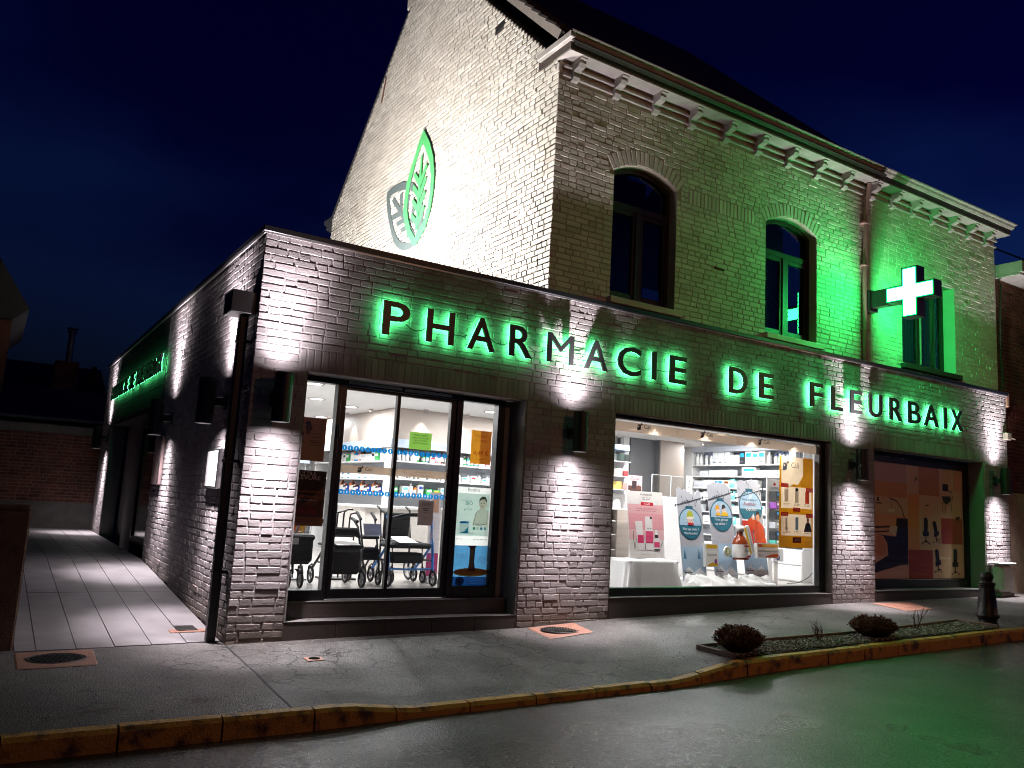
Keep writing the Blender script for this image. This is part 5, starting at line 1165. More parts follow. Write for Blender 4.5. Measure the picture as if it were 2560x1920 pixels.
# ------------------------------------------------------------------ display window
t = thing('pink_poster', 'tall pink and white product poster standing on the cloth covered table', 'poster')
def tilted(x, y, z, lean, yaw=0): 
    M = Matrix.Translation((x, y, z)) @ Matrix.Rotation(yaw, 4, 'Z') @ Matrix.Rotation(-lean, 4, 'X')
    return lambda a, b_, c=0: M @ V((a, -c, b_))
class Board(Poster):
    def __init__(s, t, w, h, F, base):
        s.t = t; s.w, s.h = w, h; s.F = F; s.b = MB(); s.k = 0; s.tr = 0; s.ro = .5
    def z(s): s.k += 1; return .001 + s.k * .0003
F = tilted(5.20, .66, .752, .10)
p = Board(t, .64, .875, F, '')
MB().prism([(0, 0), (.61, 0), (.615, .875), (-.02, .87)], F, .004, hx('#eceae8', .5)).build('sheet', t)
p.poly([(.005, .27), (.955, .27), (.965, .80), (-.01, .80)], '#e6a3ab').poly([(0, .27), (.955, .27), (.957, .42), (0, .42)], '#edc3c7').poly([(0, .66), (.96, .66), (.965, .80), (-.012, .80)], '#e8b5ba')
p.text('PRANARŌM', .34, .935, .026, '#4a4a4c', .20).greek(.38, .62, (.90, .875), .006, '#8a8688').rect(.34, .785, .68, .835, '#c8102e').text('PranaBB', .51, .797, .022, '#f6f0f0', None, 'C').text("L'HIVER SOUS CONTRÔLE", .5, .725, .018, '#b0233a', .36, 'C').greek(.22, .78, (.70,), .006, '#b86a74')
p.poly([(.16, .54), (.36, .55), (.38, .12), (.24, .12)], '#f2efee').rect(.225, .22, .385, .34, '#d2386a').rect(.44, .12, .64, .62, '#f6f4f3').rect(.445, .22, .645, .40, '#e04f7c').rect(.445, .22, .645, .235, '#b01c48').text('PRANARŌM ', .49, .43, .018, '#4a4a4c', .09).ell(.60, .60, .035, .02, '#2c2c30')
p.rect(.70, .34, .78, .42, '#f4f2f1').rect(.69, .30, .79, .35, '#2a2022').rect(.67, .12, .82, .30, '#f2efee').rect(.67, .16, .82, .24, '#dd4a78').rect(.67, .115, .82, .135, '#2a2022')
p.line([(.14, .14), (.10, .30), (.12, .40)], .01, '#5a6a3a').line([(.14, .14), (.18, .28)], .008, '#6a7a44').line([(.84, .16), (.90, .24)], .008, '#4a3a34').line([(.42, .12), (.43, .22)], .01, '#6a4a70').greek(.30, .72, (.045,), .004, '#a8a4a4').done()
b = MB(); b.bev(5.40, .72, .745, 5.60, .86, .755, hx('#e3e1de', .6), .002); b.build('foot', t)

BG1, BG2, TEAL, TEALD = '#b7bbc4', '#a9c3da', '#1d6f86', '#175a70'
def hanger(name_lb, x, y, z, w, h, top, circ, kind):
    t = thing('winter_display', name_lb, 'display board', 'cut out winter display boards in the window'); F = tilted(x, y, z, .14)
    p = Board(t, w, h, F, '')
    outl = [(0.06 * w, 0), (w * .98, 0)] + [(a * w, b_ * h) for a, b_ in top]
    tp = sorted([(a * w, b_ * h) for a, b_ in top]); tp = [(.03 * w, tp[0][1])] + [q for q in tp if q[0] > .04 * w]; q_ = MB(); n_ = len(tp)
    vs = [F(x_ + (.03 * w if y_ == 0 and x_ < .2 * w else 0), y_, zz) for zz in (0, -.006) for x_, y_ in [(a, 0) for a, _ in tp] + tp]
    fs = []
    for i in range(n_ - 1): fs += [(i, i + 1, n_ + i + 1, n_ + i), (2 * n_ + i + 1, 2 * n_ + i, 3 * n_ + i, 3 * n_ + i + 1), (n_ + i, n_ + i + 1, 3 * n_ + i + 1, 3 * n_ + i)]
    fs += [(0, n_, 3 * n_, 2 * n_), (n_ - 1, 3 * n_ - 1, 4 * n_ - 1, 2 * n_ - 1)]
    q_.add(vs, fs, hx(BG1, .5)); q_.build('panel', t)
    p.poly([(.065, .02), (.97, .02), (.965, .38), (.065, .38)], BG2).poly([(.07, .10), (.3, .17), (.5, .11), (.72, .16), (.96, .09), (.965, .02), (.07, .02)], '#e6ebf1').poly([(.07, .02), (.965, .02), (.965, .075), (.07, .075)], '#c3c7cf')
    p.greek(.1, .93, (.062, .045, .028, .012), .006, '#7f8794')
    for sx in (.18, .72): p.poly([(sx - .06, .25), (sx + .06, .25), (sx + .005, .35)], '#3f7f9c')
    rr = random.Random(kind)
    for k in range(7): a, e = rr.uniform(.08, .9), rr.uniform(.80, .90); p.poly([(a, e), (a + .035, e), (a + .0175, e + .028)], '#4a5560')
    cx, cyy, r = circ
    k = [(cx + r * math.cos(a), cyy + r * w / h * math.sin(a)) for a in [math.pi * 2 * i / 28 for i in range(28)]]; p.poly(k, TEALD)
    ri = r * .93; up = [(cx + ri * math.cos(a), cyy + ri * w / h * math.sin(a)) for a in [-.12 + (math.pi + .24) * i / 20 for i in range(21)]]; p.poly(up, '#a9c9e0')
    lo = [(cx + ri * math.cos(a), cyy + ri * w / h * math.sin(a)) for a in [math.pi + .16 + (math.pi - .32) * i / 20 for i in range(21)]]; p.poly(lo, TEAL)
    p.poly([(cx - ri * .5, cyy + .02), (cx - ri * .3, cyy + .02), (cx + ri * .3, cyy + ri * w / h * .8), (cx + ri * .1, cyy + ri * w / h * .85)], '#c6dcea')
    ty = cyy + r * w / h; p.rect(cx - .14, ty - .012, cx + .14, ty + .018, TEALD).line([(cx, ty + .018), (cx + .01, ty + .05), (cx - .05, ty + .065), (cx - .10, ty + .10)], .006, '#33404a')
    p.line([(-.06, .80), (1.04, .90)], .012, '#33404a')
    for e in ((-.06, .80), (1.04, .90)): p.ell(e[0], e[1], .03, .014, '#2a343c')
    for k in range(4): p.ell(.22 + k * .07, .84 + k * .006, .016, .008, '#2a343c')
    p.greek(.10, .40, (.105,), .012, '#2c2c2c').text('BOIRON', .09, .115, .022, '#2f3a2a', .12)
    return t, p
t, p = hanger('left display board with a child in a green hat in its round window', 5.985, .50, .44, .485, 1.29, [(.97, .95), (.90, .99), (.82, .965), (.75, .93), (.66, .915), (.60, .935), (.50, .95), (.42, .965), (.34, .985), (.26, .955), (.20, .985), (.12, 1), (.05, .975), (.0, .98)], (.47, .615, .445), 1)
p.ell(.47, .645, .10, .042, '#f3d9c6').poly([(.34, .66), (.36, .72), (.44, .755), (.56, .74), (.61, .67)], '#b6bf3a').poly([(.32, .66), (.62, .665), (.62, .69), (.33, .685)], '#f4f2ea').poly([(.36, .60), (.60, .60), (.58, .625), (.38, .625)], '#c4232f').ell(.44, .65, .010, .006, '#3a3030').ell(.51, .65, .010, .006, '#3a3030').ell(.475, .632, .018, .008, '#e4a08a')
p.text('Nez qui coule ?', .47, .545, .034, '#f3f6f8', .29, 'C').text('Nez bouché ?', .47, .502, .034, '#f3f6f8', .25, 'C').done()
F = tilted(6.40, .48, .66, .05)
b = MB(); b.prism([(0, 0), (.24, 0), (.24, .31), (0, .31)], F, .05, hx('#f5f4f1', .4)); b.prism([(.012, .25), (.228, .25), (.228, .295), (.012, .295)], F, 0, hx('#e3b81e', .4), (), .001); b.text('Coryzalia', F, .03, .145, .034, hx('#3a3a3c', .4), .18, .001); b.prism([(.01, .01), (.23, .01), (.23, .05), (.12, .06), (.05, .03)], F, 0, hx('#dfb52a', .4), (), .001); b.prism([(.19 + .025 * math.cos(a), .075 + .034 * math.sin(a)) for a in [k * math.pi / 6 for k in range(12)]], F, 0, hx('#8a3f8c', .4), (), .0015)
b.bev(-.03, -.0, 0, .0, .02, .0001, hx('#f5f4f1', .4), .00001) if 0 else None
one(b, 'medicine_carton', 'oversize white carton with a yellow band between the left and middle display boards', 'carton')
t, p = hanger('middle display board with two children in yellow behind its round window', 6.625, .54, .44, .50, 1.41, [(.97, .93), (.90, .955), (.80, .975), (.70, .985), (.60, .975), (.50, 1), (.40, .985), (.30, .99), (.20, .97), (.10, .965), (.0, .945)], (.50, .655, .445), 2)
p.ell(.36, .70, .075, .036, '#f3d9c6').poly([(.27, .71), (.30, .755), (.38, .765), (.45, .72)], '#e9a32a').poly([(.28, .655), (.46, .655), (.43, .685), (.31, .685)], '#efb52f').ell(.60, .71, .075, .036, '#f3d9c6').poly([(.52, .72), (.55, .765), (.64, .77), (.69, .735)], '#2b2f3a').poly([(.48, .655), (.76, .655), (.74, .69), (.52, .69)], '#f0c22e').ell(.34, .70, .008, .005, '#3a3030').ell(.58, .712, .008, .005, '#3a3030')
p.text('Toux grasse', .46, .605, .036, '#f3f6f8', .27, 'C').text('ou sèche ?', .44, .563, .036, '#f3f6f8', .22, 'C').done()
F = tilted(7.01, .42, .765, .05); b = MB()
prof = [(0, 0), (.105, 0), (.112, .012), (.112, .215), (.095, .275), (.045, .335), (.042, .385)]
Mx = lambda v: F(v[0], v[2], -v[1])
def lathe_on(b, prof, m, F, n=18):
    vs = [F(r * math.cos(2 * math.pi * i / n), h, r * math.sin(2 * math.pi * i / n)) for r, h in prof for i in range(n)]
    b.add(vs, [(j * n + i, j * n + (i + 1) % n, (j + 1) * n + (i + 1) % n, (j + 1) * n + i) for j in range(len(prof) - 1) for i in range(n)], m, True)
lathe_on(b, prof, hx('#8a3a12', .2), F); lathe_on(b, [(.113, .03), (.113, .21)], hx('#f2efec', .4), F); lathe_on(b, [(.0, .47), (.06, .465), (.06, .385), (.0, .385)], hx('#f4f3f1', .4), F)
b.prism([(-.05, .175), (.05, .175), (.05, .20), (-.05, .20)], F, 0, hx('#c0391f', .4), (), .116); b.text('Stodal', F, 0, .11, .032, hx('#5a5a5e', .4), .10, .116, False, 'C'); b.prism([(-.04, .035), (.07, .035), (.07, .075)], F, 0, hx('#c8202a', .4), (), .116)
one(b, 'syrup_bottle', 'oversize amber syrup bottle with white cap before the middle display board', 'bottle')
F = tilted(6.80, .46, .87, .05); b = MB(); k = [(.075 * math.cos(a), .075 * math.sin(a)) for a in [2 * math.pi * i / 24 for i in range(24)]]; b.prism(k, F, .02, hx('#f4f3f0', .4)); b.prism([(x * .7, y * .7) for x, y in k], F, 0, hx('#a9b83c', .4), (), .001); b.prism([(-.03, -.03), (.02, -.04), (.03, .03), (-.01, .045)], F, 0, hx('#f4f3f0', .4), (), .002)
one(b, 'round_badge', 'round white badge with a green centre left of the syrup bottle', 'badge')
t, p = hanger('right display board with a person drinking in an orange coat under its round window', 7.255, .56, .44, .535, 1.49, [(.97, .95), (.90, .965), (.82, .985), (.74, .975), (.66, 1), (.60, .985), (.52, .975), (.44, .985), (.36, .97), (.28, .985), (.18, .98), (.10, .97), (.02, .965)], (.50, .72, .455), 3)
p.text('Etats grippaux ?', .50, .785, .030, '#23404f', .34, 'C').text('Aussitôt', .46, .735, .052, '#9c2438', .26, 'C').text('Oscillo', .50, .685, .052, '#f0ece8', .22, 'C')
p.poly([(.12, .56), (.45, .615), (.62, .60), (.78, .58), (.92, .54), (1.02, .30), (.55, .30), (.52, .50), (.42, .50), (.10, .53)], '#cf4a1d').poly([(.60, .59), (.72, .585), (.66, .30), (.57, .30)], '#b83c16').poly([(.36, .54), (.47, .52), (.50, .36), (.44, .36)], '#c8281e').ell(.73, .625, .075, .045, '#e0a27c').poly([(.66, .64), (.70, .685), (.80, .675), (.83, .62), (.77, .655)], '#241c1c').ell(.55, .615, .08, .022, '#e0a27c').rect(.10, .545, .34, .585, '#c8281e').rect(.11, .585, .33, .60, '#f0efee').poly([(.50, .62), (.56, .66), (.60, .63), (.54, .60)], '#dfe6ea').line([(.69, .615), (.73, .61)], .005, '#8a3a30').ell(.70, .637, .008, .005, '#2a2020').done()
F = tilted(7.20, .50, .795, .06); b = MB(); Fr_ = (lambda G: lambda x, y, z=0: G(x * math.cos(.30) + y * -math.sin(.30) * -1 * -1, y * math.cos(.30) + x * math.sin(.30), z))(F)
b.prism([(0.10, 0), (.215, 0), (.215, .40), (.10, .40)], Fr_, .04, hx('#f5f4f0', .4)); b.prism([(.105, .01), (.145, .01), (.145, .39), (.105, .39)], Fr_, 0, hx('#e6c21c', .4), (), .001)
Fv = lambda x, y, z=0: Fr_(.195 - y, .03 + x, z); b.text('oscillococcinum', Fv, 0, 0, .032, hx('#3a3a3e', .4), .33, .0015)
one(b, 'medicine_tube', 'tilted white and yellow carton before the right display board', 'carton')
F = tilted(7.40, .46, .79, .04); b = MB(); b.prism([(0, 0), (.45, 0), (.45, .20), (.435, .21), (0, .21)], F, .05, hx('#f6f4f1', .4)); b.prism([(.012, .155), (.436, .155), (.436, .195), (.012, .195)], F, 0, hx('#e6a91c', .4), (), .001); b.prism([(.012, .155), (.11, .155), (.09, .195), (.012, .195)], F, 0, hx('#d8521c', .4), (), .0015)
b.text('oscillococcinum', F, .018, .085, .036, hx('#2e2e32', .4), .41, .001); b.text('30 d', F, .022, .022, .034, hx('#2e2e32', .4), None, .001); b.prism([(.14, .012), (.44, .012), (.44, .065), (.28, .05)], F, 0, hx('#d8621c', .4), (), .001); one(b, 'medicine_carton', 'oversize white and orange carton at the foot of the right display board', 'carton')

# table under a white cloth, rumpled cloth on the floor
t = thing('display_table', 'low table hidden under a white cloth in the display window', 'table')
b = MB(); b.bev(5.06, .50, .70, 5.92, 1.02, .728, LAMIN, .005); b.build('tabletop', t)
for x in (5.09, 5.89):
    for y in (.53, .99): MB().bev(x - .02, y - .02, ZI, x + .02, y + .02, .70, LAMIN, .004).build('leg', t)
b = MB(); nx, ny = 60, 28; rr = random.Random(4); vs = []
for j in range(ny + 1):
    for i in range(nx + 1):
        s_ = i / nx; q = j / ny
        ang = s_ * 2 * math.pi; 
        cx, cyy = 5.49, .76; hw, hd = .445, .275
        # superellipse rim, falling and flaring skirt
        if q < .45: k = q / .45; zz = .7335 + .002 * math.sin(9 * ang); fl = k; 
        else: k = (q - .45) / .55; zz = .733 - (k ** 1.05) * (.733 - ZI - .004); fl = 1 + k * (.15 + .10 * math.sin(5 * ang + .6) + .065 * math.sin(11 * ang + 1.3))
        c_, s2 = math.cos(ang), math.sin(ang); e = .32
        x = cx + hw * fl * math.copysign(abs(c_) ** e, c_); y = cyy + hd * fl * math.copysign(abs(s2) ** e, s2)
        vs.append((x, max(y, .205), zz))
b.add(vs, [(j * (nx + 1) + i, j * (nx + 1) + i + 1, (j + 1) * (nx + 1) + i + 1, (j + 1) * (nx + 1) + i) for j in range(ny) for i in range(nx)], CLOTH, True)
one(b, 'tablecloth', 'white cloth draped to the floor over the display table', 'cloth')
from mathutils import noise as mn
b = MB(); nx, ny = 90, 22; vs = []
for j in range(ny + 1):
    for i in range(nx + 1):
        x = 5.95 + 1.75 * i / nx; q = j / ny; y = .24 + .5 * q
        env = math.sin(math.pi * min(1, max(0, q))) ** .5 * min(1, i / 5, (nx - i) / 5)
        r1 = 1 - abs(mn.noise((x * 3.2, q * 2.5, 1.7))) * 2.0; r2 = 1 - abs(mn.noise((x * 6.5 + q * 2, q * 4 + x, 5.1))) * 2
        vs.append((x + .02 * mn.noise((x * 5, q * 5, 9)), y, ZI + .003 + env * (.10 + .085 * r1 + .045 * r2)))
b.add(vs, [(j * (nx + 1) + i, j * (nx + 1) + i + 1, (j + 1) * (nx + 1) + i + 1, (j + 1) * (nx + 1) + i) for j in range(ny) for i in range(nx)], CLOTH, True)
one(b, 'rumpled_cloth', 'rumpled white cloth along the floor before the three display boards', 'cloth')
# yellow offers poster hanging inside the pane
p = Poster('offers_poster', 'yellow offers poster hanging at the right end of the display window', 'poster', 7.655, .955, 8.405, 2.265, .30, '#f6dcb8', trans=.36)
YY = '#f7bd12'
p.poly([(0, 1), (.06, 1), (.06, .70), (.12, .685), (.2, .70), (.3, .665), (.42, .70), (.55, .69), (.62, .74), (.70, .80), (.70, 1), (1, 1), (1, .665), (0, .665)], YY)
for x0_, y0_, x1_, y1_ in ((0, 0, .06, .665), (.955, 0, 1, .665), (.06, 0, .955, .13), (.06, .365, .955, .43)): p.rect(x0_, y0_, x1_, y1_, YY)
calilogo(p.b, lambda x, y, z=0: p.F(.07 + x, 1.10 + y, z + p.z()), 0, 0, .30)
for yb in (.43, .13):
    for i in range(3): p.greek(.10 + i * .305, .30 + i * .305, (yb + .045, yb + .03), .007, '#a88a68')
p.rect(.13, .50, .24, .64, '#ded6cc').rect(.44, .49, .54, .645, '#d7d2cd').rect(.45, .62, .53, .655, '#2c2a30').rect(.74, .49, .86, .62, '#d8472c').rect(.16, .21, .22, .32, '#e4d9cc').ell(.19, .205, .05, .02, '#c9c2bc').rect(.45, .195, .54, .335, '#7f9fbd').poly([(.70, .18), (.94, .18), (.90, .26), (.84, .29), (.76, .27)], '#2a2326').ell(.82, .305, .035, .035, '#8a6a5a')
for x, y, s_ in ((.03, .655, '2€95'), (.76, .62, '8€95'), (.38, .395, '7€95'), (.03, .34, '2€95'), (.76, .335, '4€95')): p.rect(x, y, x + .21, y + .045, '#d4281c').text(s_, x + .03, y + .010, .032, '#f6e6c8', .11)
p.rect(.37, .055, .62, .115, '#7a1622').text('-20%', .41, .072, .036, '#f0d8c8', .14).done()
b = MB()
for x in (7.72, 8.34): b.tube([(x, .302, 2.265), (x, .302, 2.579)], .0015, STEEL, 4)
one(b, 'hanging_wires', 'thin wires holding up the yellow offers poster', 'wire')
# left rear furniture
t = thing('beige_cabinet', 'beige open sided cabinet at the left end of the display window', 'cabinet')
b = MB(); b.box(5.27, 1.0, ZI, 5.47, 1.02, 1.355, BEIGE); b.box(5.25, 1.0, ZI, 5.27, 1.62, 1.355, BEIGE); b.box(5.45, 1.02, ZI, 5.47, 1.6, 1.355, BEIGE); b.box(5.25, 1.6, ZI, 5.47, 1.62, 1.355, BEIGE); b.bev(5.0, 1.0, 1.357, 5.47, 1.62, 1.375, LAMIN, .004); b.build('body', t)
for z in (.62, .82, 1.02, 1.20): MB().bev(5.02, 1.02, z, 5.249, 1.60, z + .015, LAMIN, .003).build('shelf', t)
MB().box(5.0, 1.0, ZI, 5.02, 1.62, 1.355, BEIGE).build('side_panel', t) if 0 else None
for i, (z, c, nm) in enumerate(((.636, '#d8d6d2', 'white'), (.836, '#8e7f9c', 'lilac'), (1.036, '#5a5e66', 'dark grey'), (1.216, '#b9b3ae', 'grey'))):
    b = MB(); b.bev(5.05, 1.03, z, 5.22, 1.30, z + .12, hx(c, .4), .04); one(b, 'bagged_article', '%s bagged article on the open shelves of the beige cabinet' % nm, 'bag', 'bagged articles on the beige cabinet')
b = MB(); b.lathe([(0, 1.50), (.03, 1.49), (.052, 1.45), (.055, 1.376)], (5.40, 1.2, 0), hx('#f2f1ee', .4), 14); one(b, 'white_dome_jar', 'white domed jar on the beige cabinet behind the pink poster', 'jar')
t = thing('till_desk', 'white till desk behind the pink poster with a clear screen', 'desk')
MB().bev(5.9, 1.95, ZI, 7.6, 2.5, 1.60, LAMIN, .01).build('body', t)
MB().box(6.72, 1.96, 1.605, 7.40, 1.966, 1.93, glassmat('clear_acrylic', (.93, .95, .96))).build('screen', t)
b = MB()
for (x0, z0, x1, z1) in ((6.72, 1.925, 7.40, 1.932), (6.72, 1.605, 6.727, 1.93), (7.12, 1.605, 7.126, 1.93)): b.box(x0, 1.957, z0, x1, 1.969, z1, hx('#dfe4e8', .3))
b.build('screen_edge', t)
p = Poster('chocolate_poster', 'small pink and brown picture card left of the dark column', 'card', 6.25, 1.605, 6.54, 1.89, 1.98, '#e6bfc0', trans=0)
p.rect(.05, .05, .95, .45, '#5a3a34').rect(.30, .30, .62, .72, '#3a2a2c').ell(.75, .35, .18, .14, '#6a4238').greek(.2, .8, (.85, .78), .01, '#8a5a5c').done()
p = Poster('vertical_sign', 'narrow white sign with vertical letters beside the brown column', 'sign', 7.69, 1.605, 7.82, 1.97, 2.2, '#f4f3f1', trans=0); Fv = lambda x, y, z=0: p.F(.10 - y, .03 + x, z + .001); p.b.text('DUTAR', Fv, 0, 0, .06, hx('#3a3a3e', .5), .28); p.done()
t = thing('side_shelving', 'grey side shelving with mixed goods at the far left of the display window', 'shelving')
MB().box(5.85, 2.0, 1.6, 6.2, 2.02, 2.34, hx('#d4d6da', .5)).build('back_panel', t); MB().bev(5.9, 1.90, 2.24, 6.21, 2.0, 2.33, hx('#8fa3bd', .5), .01).build('sign_board', t)
for z in (1.66, 1.86, 2.08): MB().bev(5.85, 1.86, z - .015, 6.2, 1.999, z, LAMIN, .003).build('shelf', t)
for i, (x, z, c, nm, h) in enumerate(((5.96, 1.661, '#e8cf7a', 'yellow', .12), (6.07, 1.661, '#d9a9a0', 'pink', .10), (5.97, 1.861, '#c9c2bc', 'grey', .11), (6.08, 1.861, '#b04a4a', 'red', .08), (6.0, 2.081, '#3c4a44', 'dark green', .11), (6.10, 2.081, '#2c3230', 'black', .11))):
    one(carton(x, 1.88, z, .09, .09, h, c, None), 'product_box', '%s box on the grey side shelving left of the column' % nm, 'box', 'boxes on the grey side shelving')
t = thing('column', 'dark grey and brown clad column behind the display window', 'column')
MB().box(8.45, 4.50, ZI, 9.10, 4.9, 2.749, GREYC).build('dark_panel', t); MB().box(9.102, 4.36, ZI, 9.74, 4.9, 2.749, BROWNC).build('brown_panel', t); MB().box(9.08, 4.38, ZI, 9.1, 4.499, 2.749, GREYC).build('edge_trim', t)
MB().box(8.28, 4.5, ZI, 8.42, 4.6, 2.749, LAMIN).build('white_jamb', t)
# shelving on the right wall with white and blue boxes
shelfunit('wall_shelving', 'grey wall shelving of white and blue boxes behind the yellow offers poster', 'x', 9.44, .30, -3.84, -1.30, [2.287, 2.075, 1.86, 1.64, 1.42, 1.20, 1.0], .87, 2.60, .87)
MB().box(9.425, 1.30, 2.52, 9.439, 3.86, 2.62, mat('grey_fascia_strip', (.36, .38, .42), .5)).build('fascia_strip', bpy.data.objects[[o.name for o in bpy.data.objects if o.name.startswith('wall_shelving')][-1]])
w = 'on the %s shelf beside the yellow poster'
stock(0, w % 'top', [('b', '#f1f1ee', '#e9ecef', .21, .085), ('b', '#f1f1ee', '#d9dde2', .20, .085), ('b', '#e9ecef', '#2a3f8f', .17, .09), ('b', '#e9ecef', '#2a3f8f', .22, .06), ('b', '#e9ecef', '#2a3f8f', .20, .08), ('b', '#e9ecef', '#2a3f8f', .20, .08), ('c', '#d9dde2', '#f1f1ee', .24, .15), ('c', '#d9dde2', '#f1f1ee', .24, .13), ('c', '#d9dde2', '#e9ecef', .24, .13), ('c', '#f1f1ee', '#e9ecef', .17, .22), ('c', '#23242a', '#1f8fc9', .24, .12), ('c', '#f1f1ee', '#1f8fc9', .25, .14), ('c', '#f1f1ee', '#1f8fc9', .21, .12), ('c', '#f1f1ee', '#1f8fc9', .26, .14)], 'x', 9.47, 2.287, -3.80, -1.35, G1, 21, .23)
stock(0, w % 'second', [('c', '#d9dde2', '#e9ecef', .10, .20), ('c', '#d9dde2', '#e9ecef', .10, .22), ('c', '#f1f1ee', '#e9ecef', .10, .30), ('c', '#f1f1ee', '#e9ecef', .11, .30), ('c', '#f1f1ee', '#1f8fc9', .15, .28), ('c', '#f1f1ee', '#1f8fc9', .15, .30)], 'x', 9.47, 2.075, -3.80, -1.35, G1, 22, .17)
for n, z in enumerate((1.86, 1.64, 1.42, 1.20)):
    stock(0, w % ('third', 'fourth', 'fifth', 'sixth')[n], [('c', '#d9dde2', '#e9ecef', .12, .22), ('c', '#f1f1ee', '#e9ecef', .14, .26), ('c', '#f1f1ee', '#1f8fc9', .14, .24), ('c', '#efe2c8', '#6b3a22', .14, .14), ('c', '#6fc2c0', '#f1f1ee', .15, .12)], 'x', 9.47, z, -3.80, -2.1, G1, 23 + n, .17)
t = thing('drawer_unit', 'low white drawer unit under the wall shelving by the socket', 'drawers')
MB().bev(9.43, 1.27, ZI, 9.74, 3.85, .865, LAMIN, .006).build('carcass', t)
for y0 in (1.28, 2.14, 3.0):
    for z0 in (.36, .615): MB().bev(9.412, y0, z0, 9.428, y0 + .84, z0 + .24, LAMIN, .004).build('drawer', t)
t = thing('brace_display', 'white display with black joint braces hanging beside the yellow poster', 'display')
F = frame((8.47, 1.20, .92), (1, 0, 0), (0, 0, 1)); MB().bev(8.47, 1.205, .90, 8.78, 1.23, 1.98, LAMIN, .004).build('panel', t); b = MB(); b.text('ORLIMAN', F, .05, .89, .045, hx('#3a3a3e', .5), .21, .006); b.prism([(.13, .97), (.17, .945), (.21, .97), (.17, 1.01)], F, 0, hx('#c22a2a', .5), (), -.001); b.build('lettering', t)
MB().bev(8.50, 1.20, ZI, 8.74, 1.30, .90, LAMIN, .006).build('stand', t)
for i, (z, c, nm) in enumerate(((1.64, '#15161a', 'black with a blue tab'), (1.51, '#7a3a8c', 'purple'), (1.34, '#15161a', 'black with a blue stripe'), (1.20, '#9a9ca0', 'grey'), (1.02, '#15161a', 'black with blue tips'), (.93, '#3f9a8c', 'teal'))):
    h = .10 if c != '#15161a' else .14
    b = carton(8.50, 1.06, z, .26, .12, h, c, '#1f8fc9' if c == '#15161a' else '#f1f1ee'); one(b, 'brace_package', '%s brace package on the display beside the yellow poster' % nm, 'package', 'brace packages on the display')
t = thing('info_stand', 'white post stand with a dark blue round sticker under the yellow poster', 'stand')
MB().bev(8.19, .82, ZI, 8.27, .86, .73, LAMIN, .005).build('post', t); MB().bev(8.14, .80, .715, 8.38, .84, .91, hx('#dcdfe6', .4), .006).build('head_panel', t); b = MB(); F = frame((8.25, .799, .775), (1, 0, 0), (0, 0, 1)); b.prism([(.04 * math.cos(a), .04 * math.sin(a)) for a in [2 * math.pi * i / 20 for i in range(20)]], F, .0, hx('#1d2a6b', .4), (), .001); b.build('sticker', t)
t = thing('wall_socket', 'white wall socket with a plugged in black cable at the right of the window', 'socket')
MB().bev(8.95, .76, .56, 9.05, .772, .66, hx('#f2f2ef', .4), .006).build('plate', t) if 0 else None
YS = 1.03
MB().bev(9.388, .92, .545, 9.399, 1.03, .655, hx('#f4f4f1', .3), .004).build('plate', t); MB().cyl((9.388, .975, .60), (9.345, .975, .60), .022, RUBBER).build('plug', t)
b = MB(); b.tube([(9.345, .975, .595), (9.32, .985, .55), (9.27, 1.03, .46), (9.20, 1.08, .40), (9.08, 1.12, .36), (8.9, 1.15, .352)], .006, RUBBER, 6); b.tube([(9.365, .965, .585), (9.37, .955, .48), (9.36, .965, .36)], .004, RUBBER, 5); b.build('cable', t)
# ------------------------------------------------------------------ furniture picture panel in the third opening
p = Poster('picture_panel', 'large printed panel of chairs and a desk filling the third window', 'panel', 9.90, .51, 12.50, 2.36, .315, '#f3cfa6', trans=0)
LT = {}
def lighten(c):
    v = [min(255, int(int(c[i:i + 2], 16) * 1.22 + 6)) for i in (1, 3, 5)]; return hx('#%02x%02x%02x' % tuple(v), .5)
p.m = lighten
PB = '#6b3a1e'
p.rect(0, .83, .36, 1, '#b08f86').rect(0, .70, .36, .83, '#b9814a').rect(.355, .70, .36, 1, '#e6c09c').rect(.485, .74, .72, 1, '#a8703c').rect(.365, .24, .485, .74, '#c98a4c')
p.rect(.735, .31, .985, .545, '#9c4433').rect(.365, 0, .63, .25, '#98412c').rect(0, 0, .36, .22, '#c49a86').rect(0, .22, .36, .55, '#d0926a')
p.poly([(.03, .375), (.22, .36), (.36, .37), (.36, .12), (.28, .115), (.02, .05), (0, .12), (.15, .20), (.14, .30), (.10, .36)], '#241a1c').poly([(0, .18), (.13, .20), (.13, .31), (.09, .36), (0, .36)], '#c08058').poly([(.24, .52), (.36, .52), (.36, .20), (.30, .20), (.23, .38)], '#1c1517')
p.line([(0, .43), (.18, .445)], .03, '#3a2420').line([(0, .39), (.17, .405)], .022, '#3a2420').poly([(.17, .45), (.25, .45), (.23, .36), (.16, .39)], '#e0b898').line([(.17, .69), (.24, .67), (.30, .60), (.335, .48)], .022, '#3a2420').line([(.185, .68), (.185, .60)], .01, '#3a2420').poly([(.14, .57), (.23, .57), (.21, .60), (.16, .60)], '#e6c6ac').rect(.03, .635, .09, .645, '#2a1c1c').rect(.04, .655, .06, .69, '#2a1c1c')
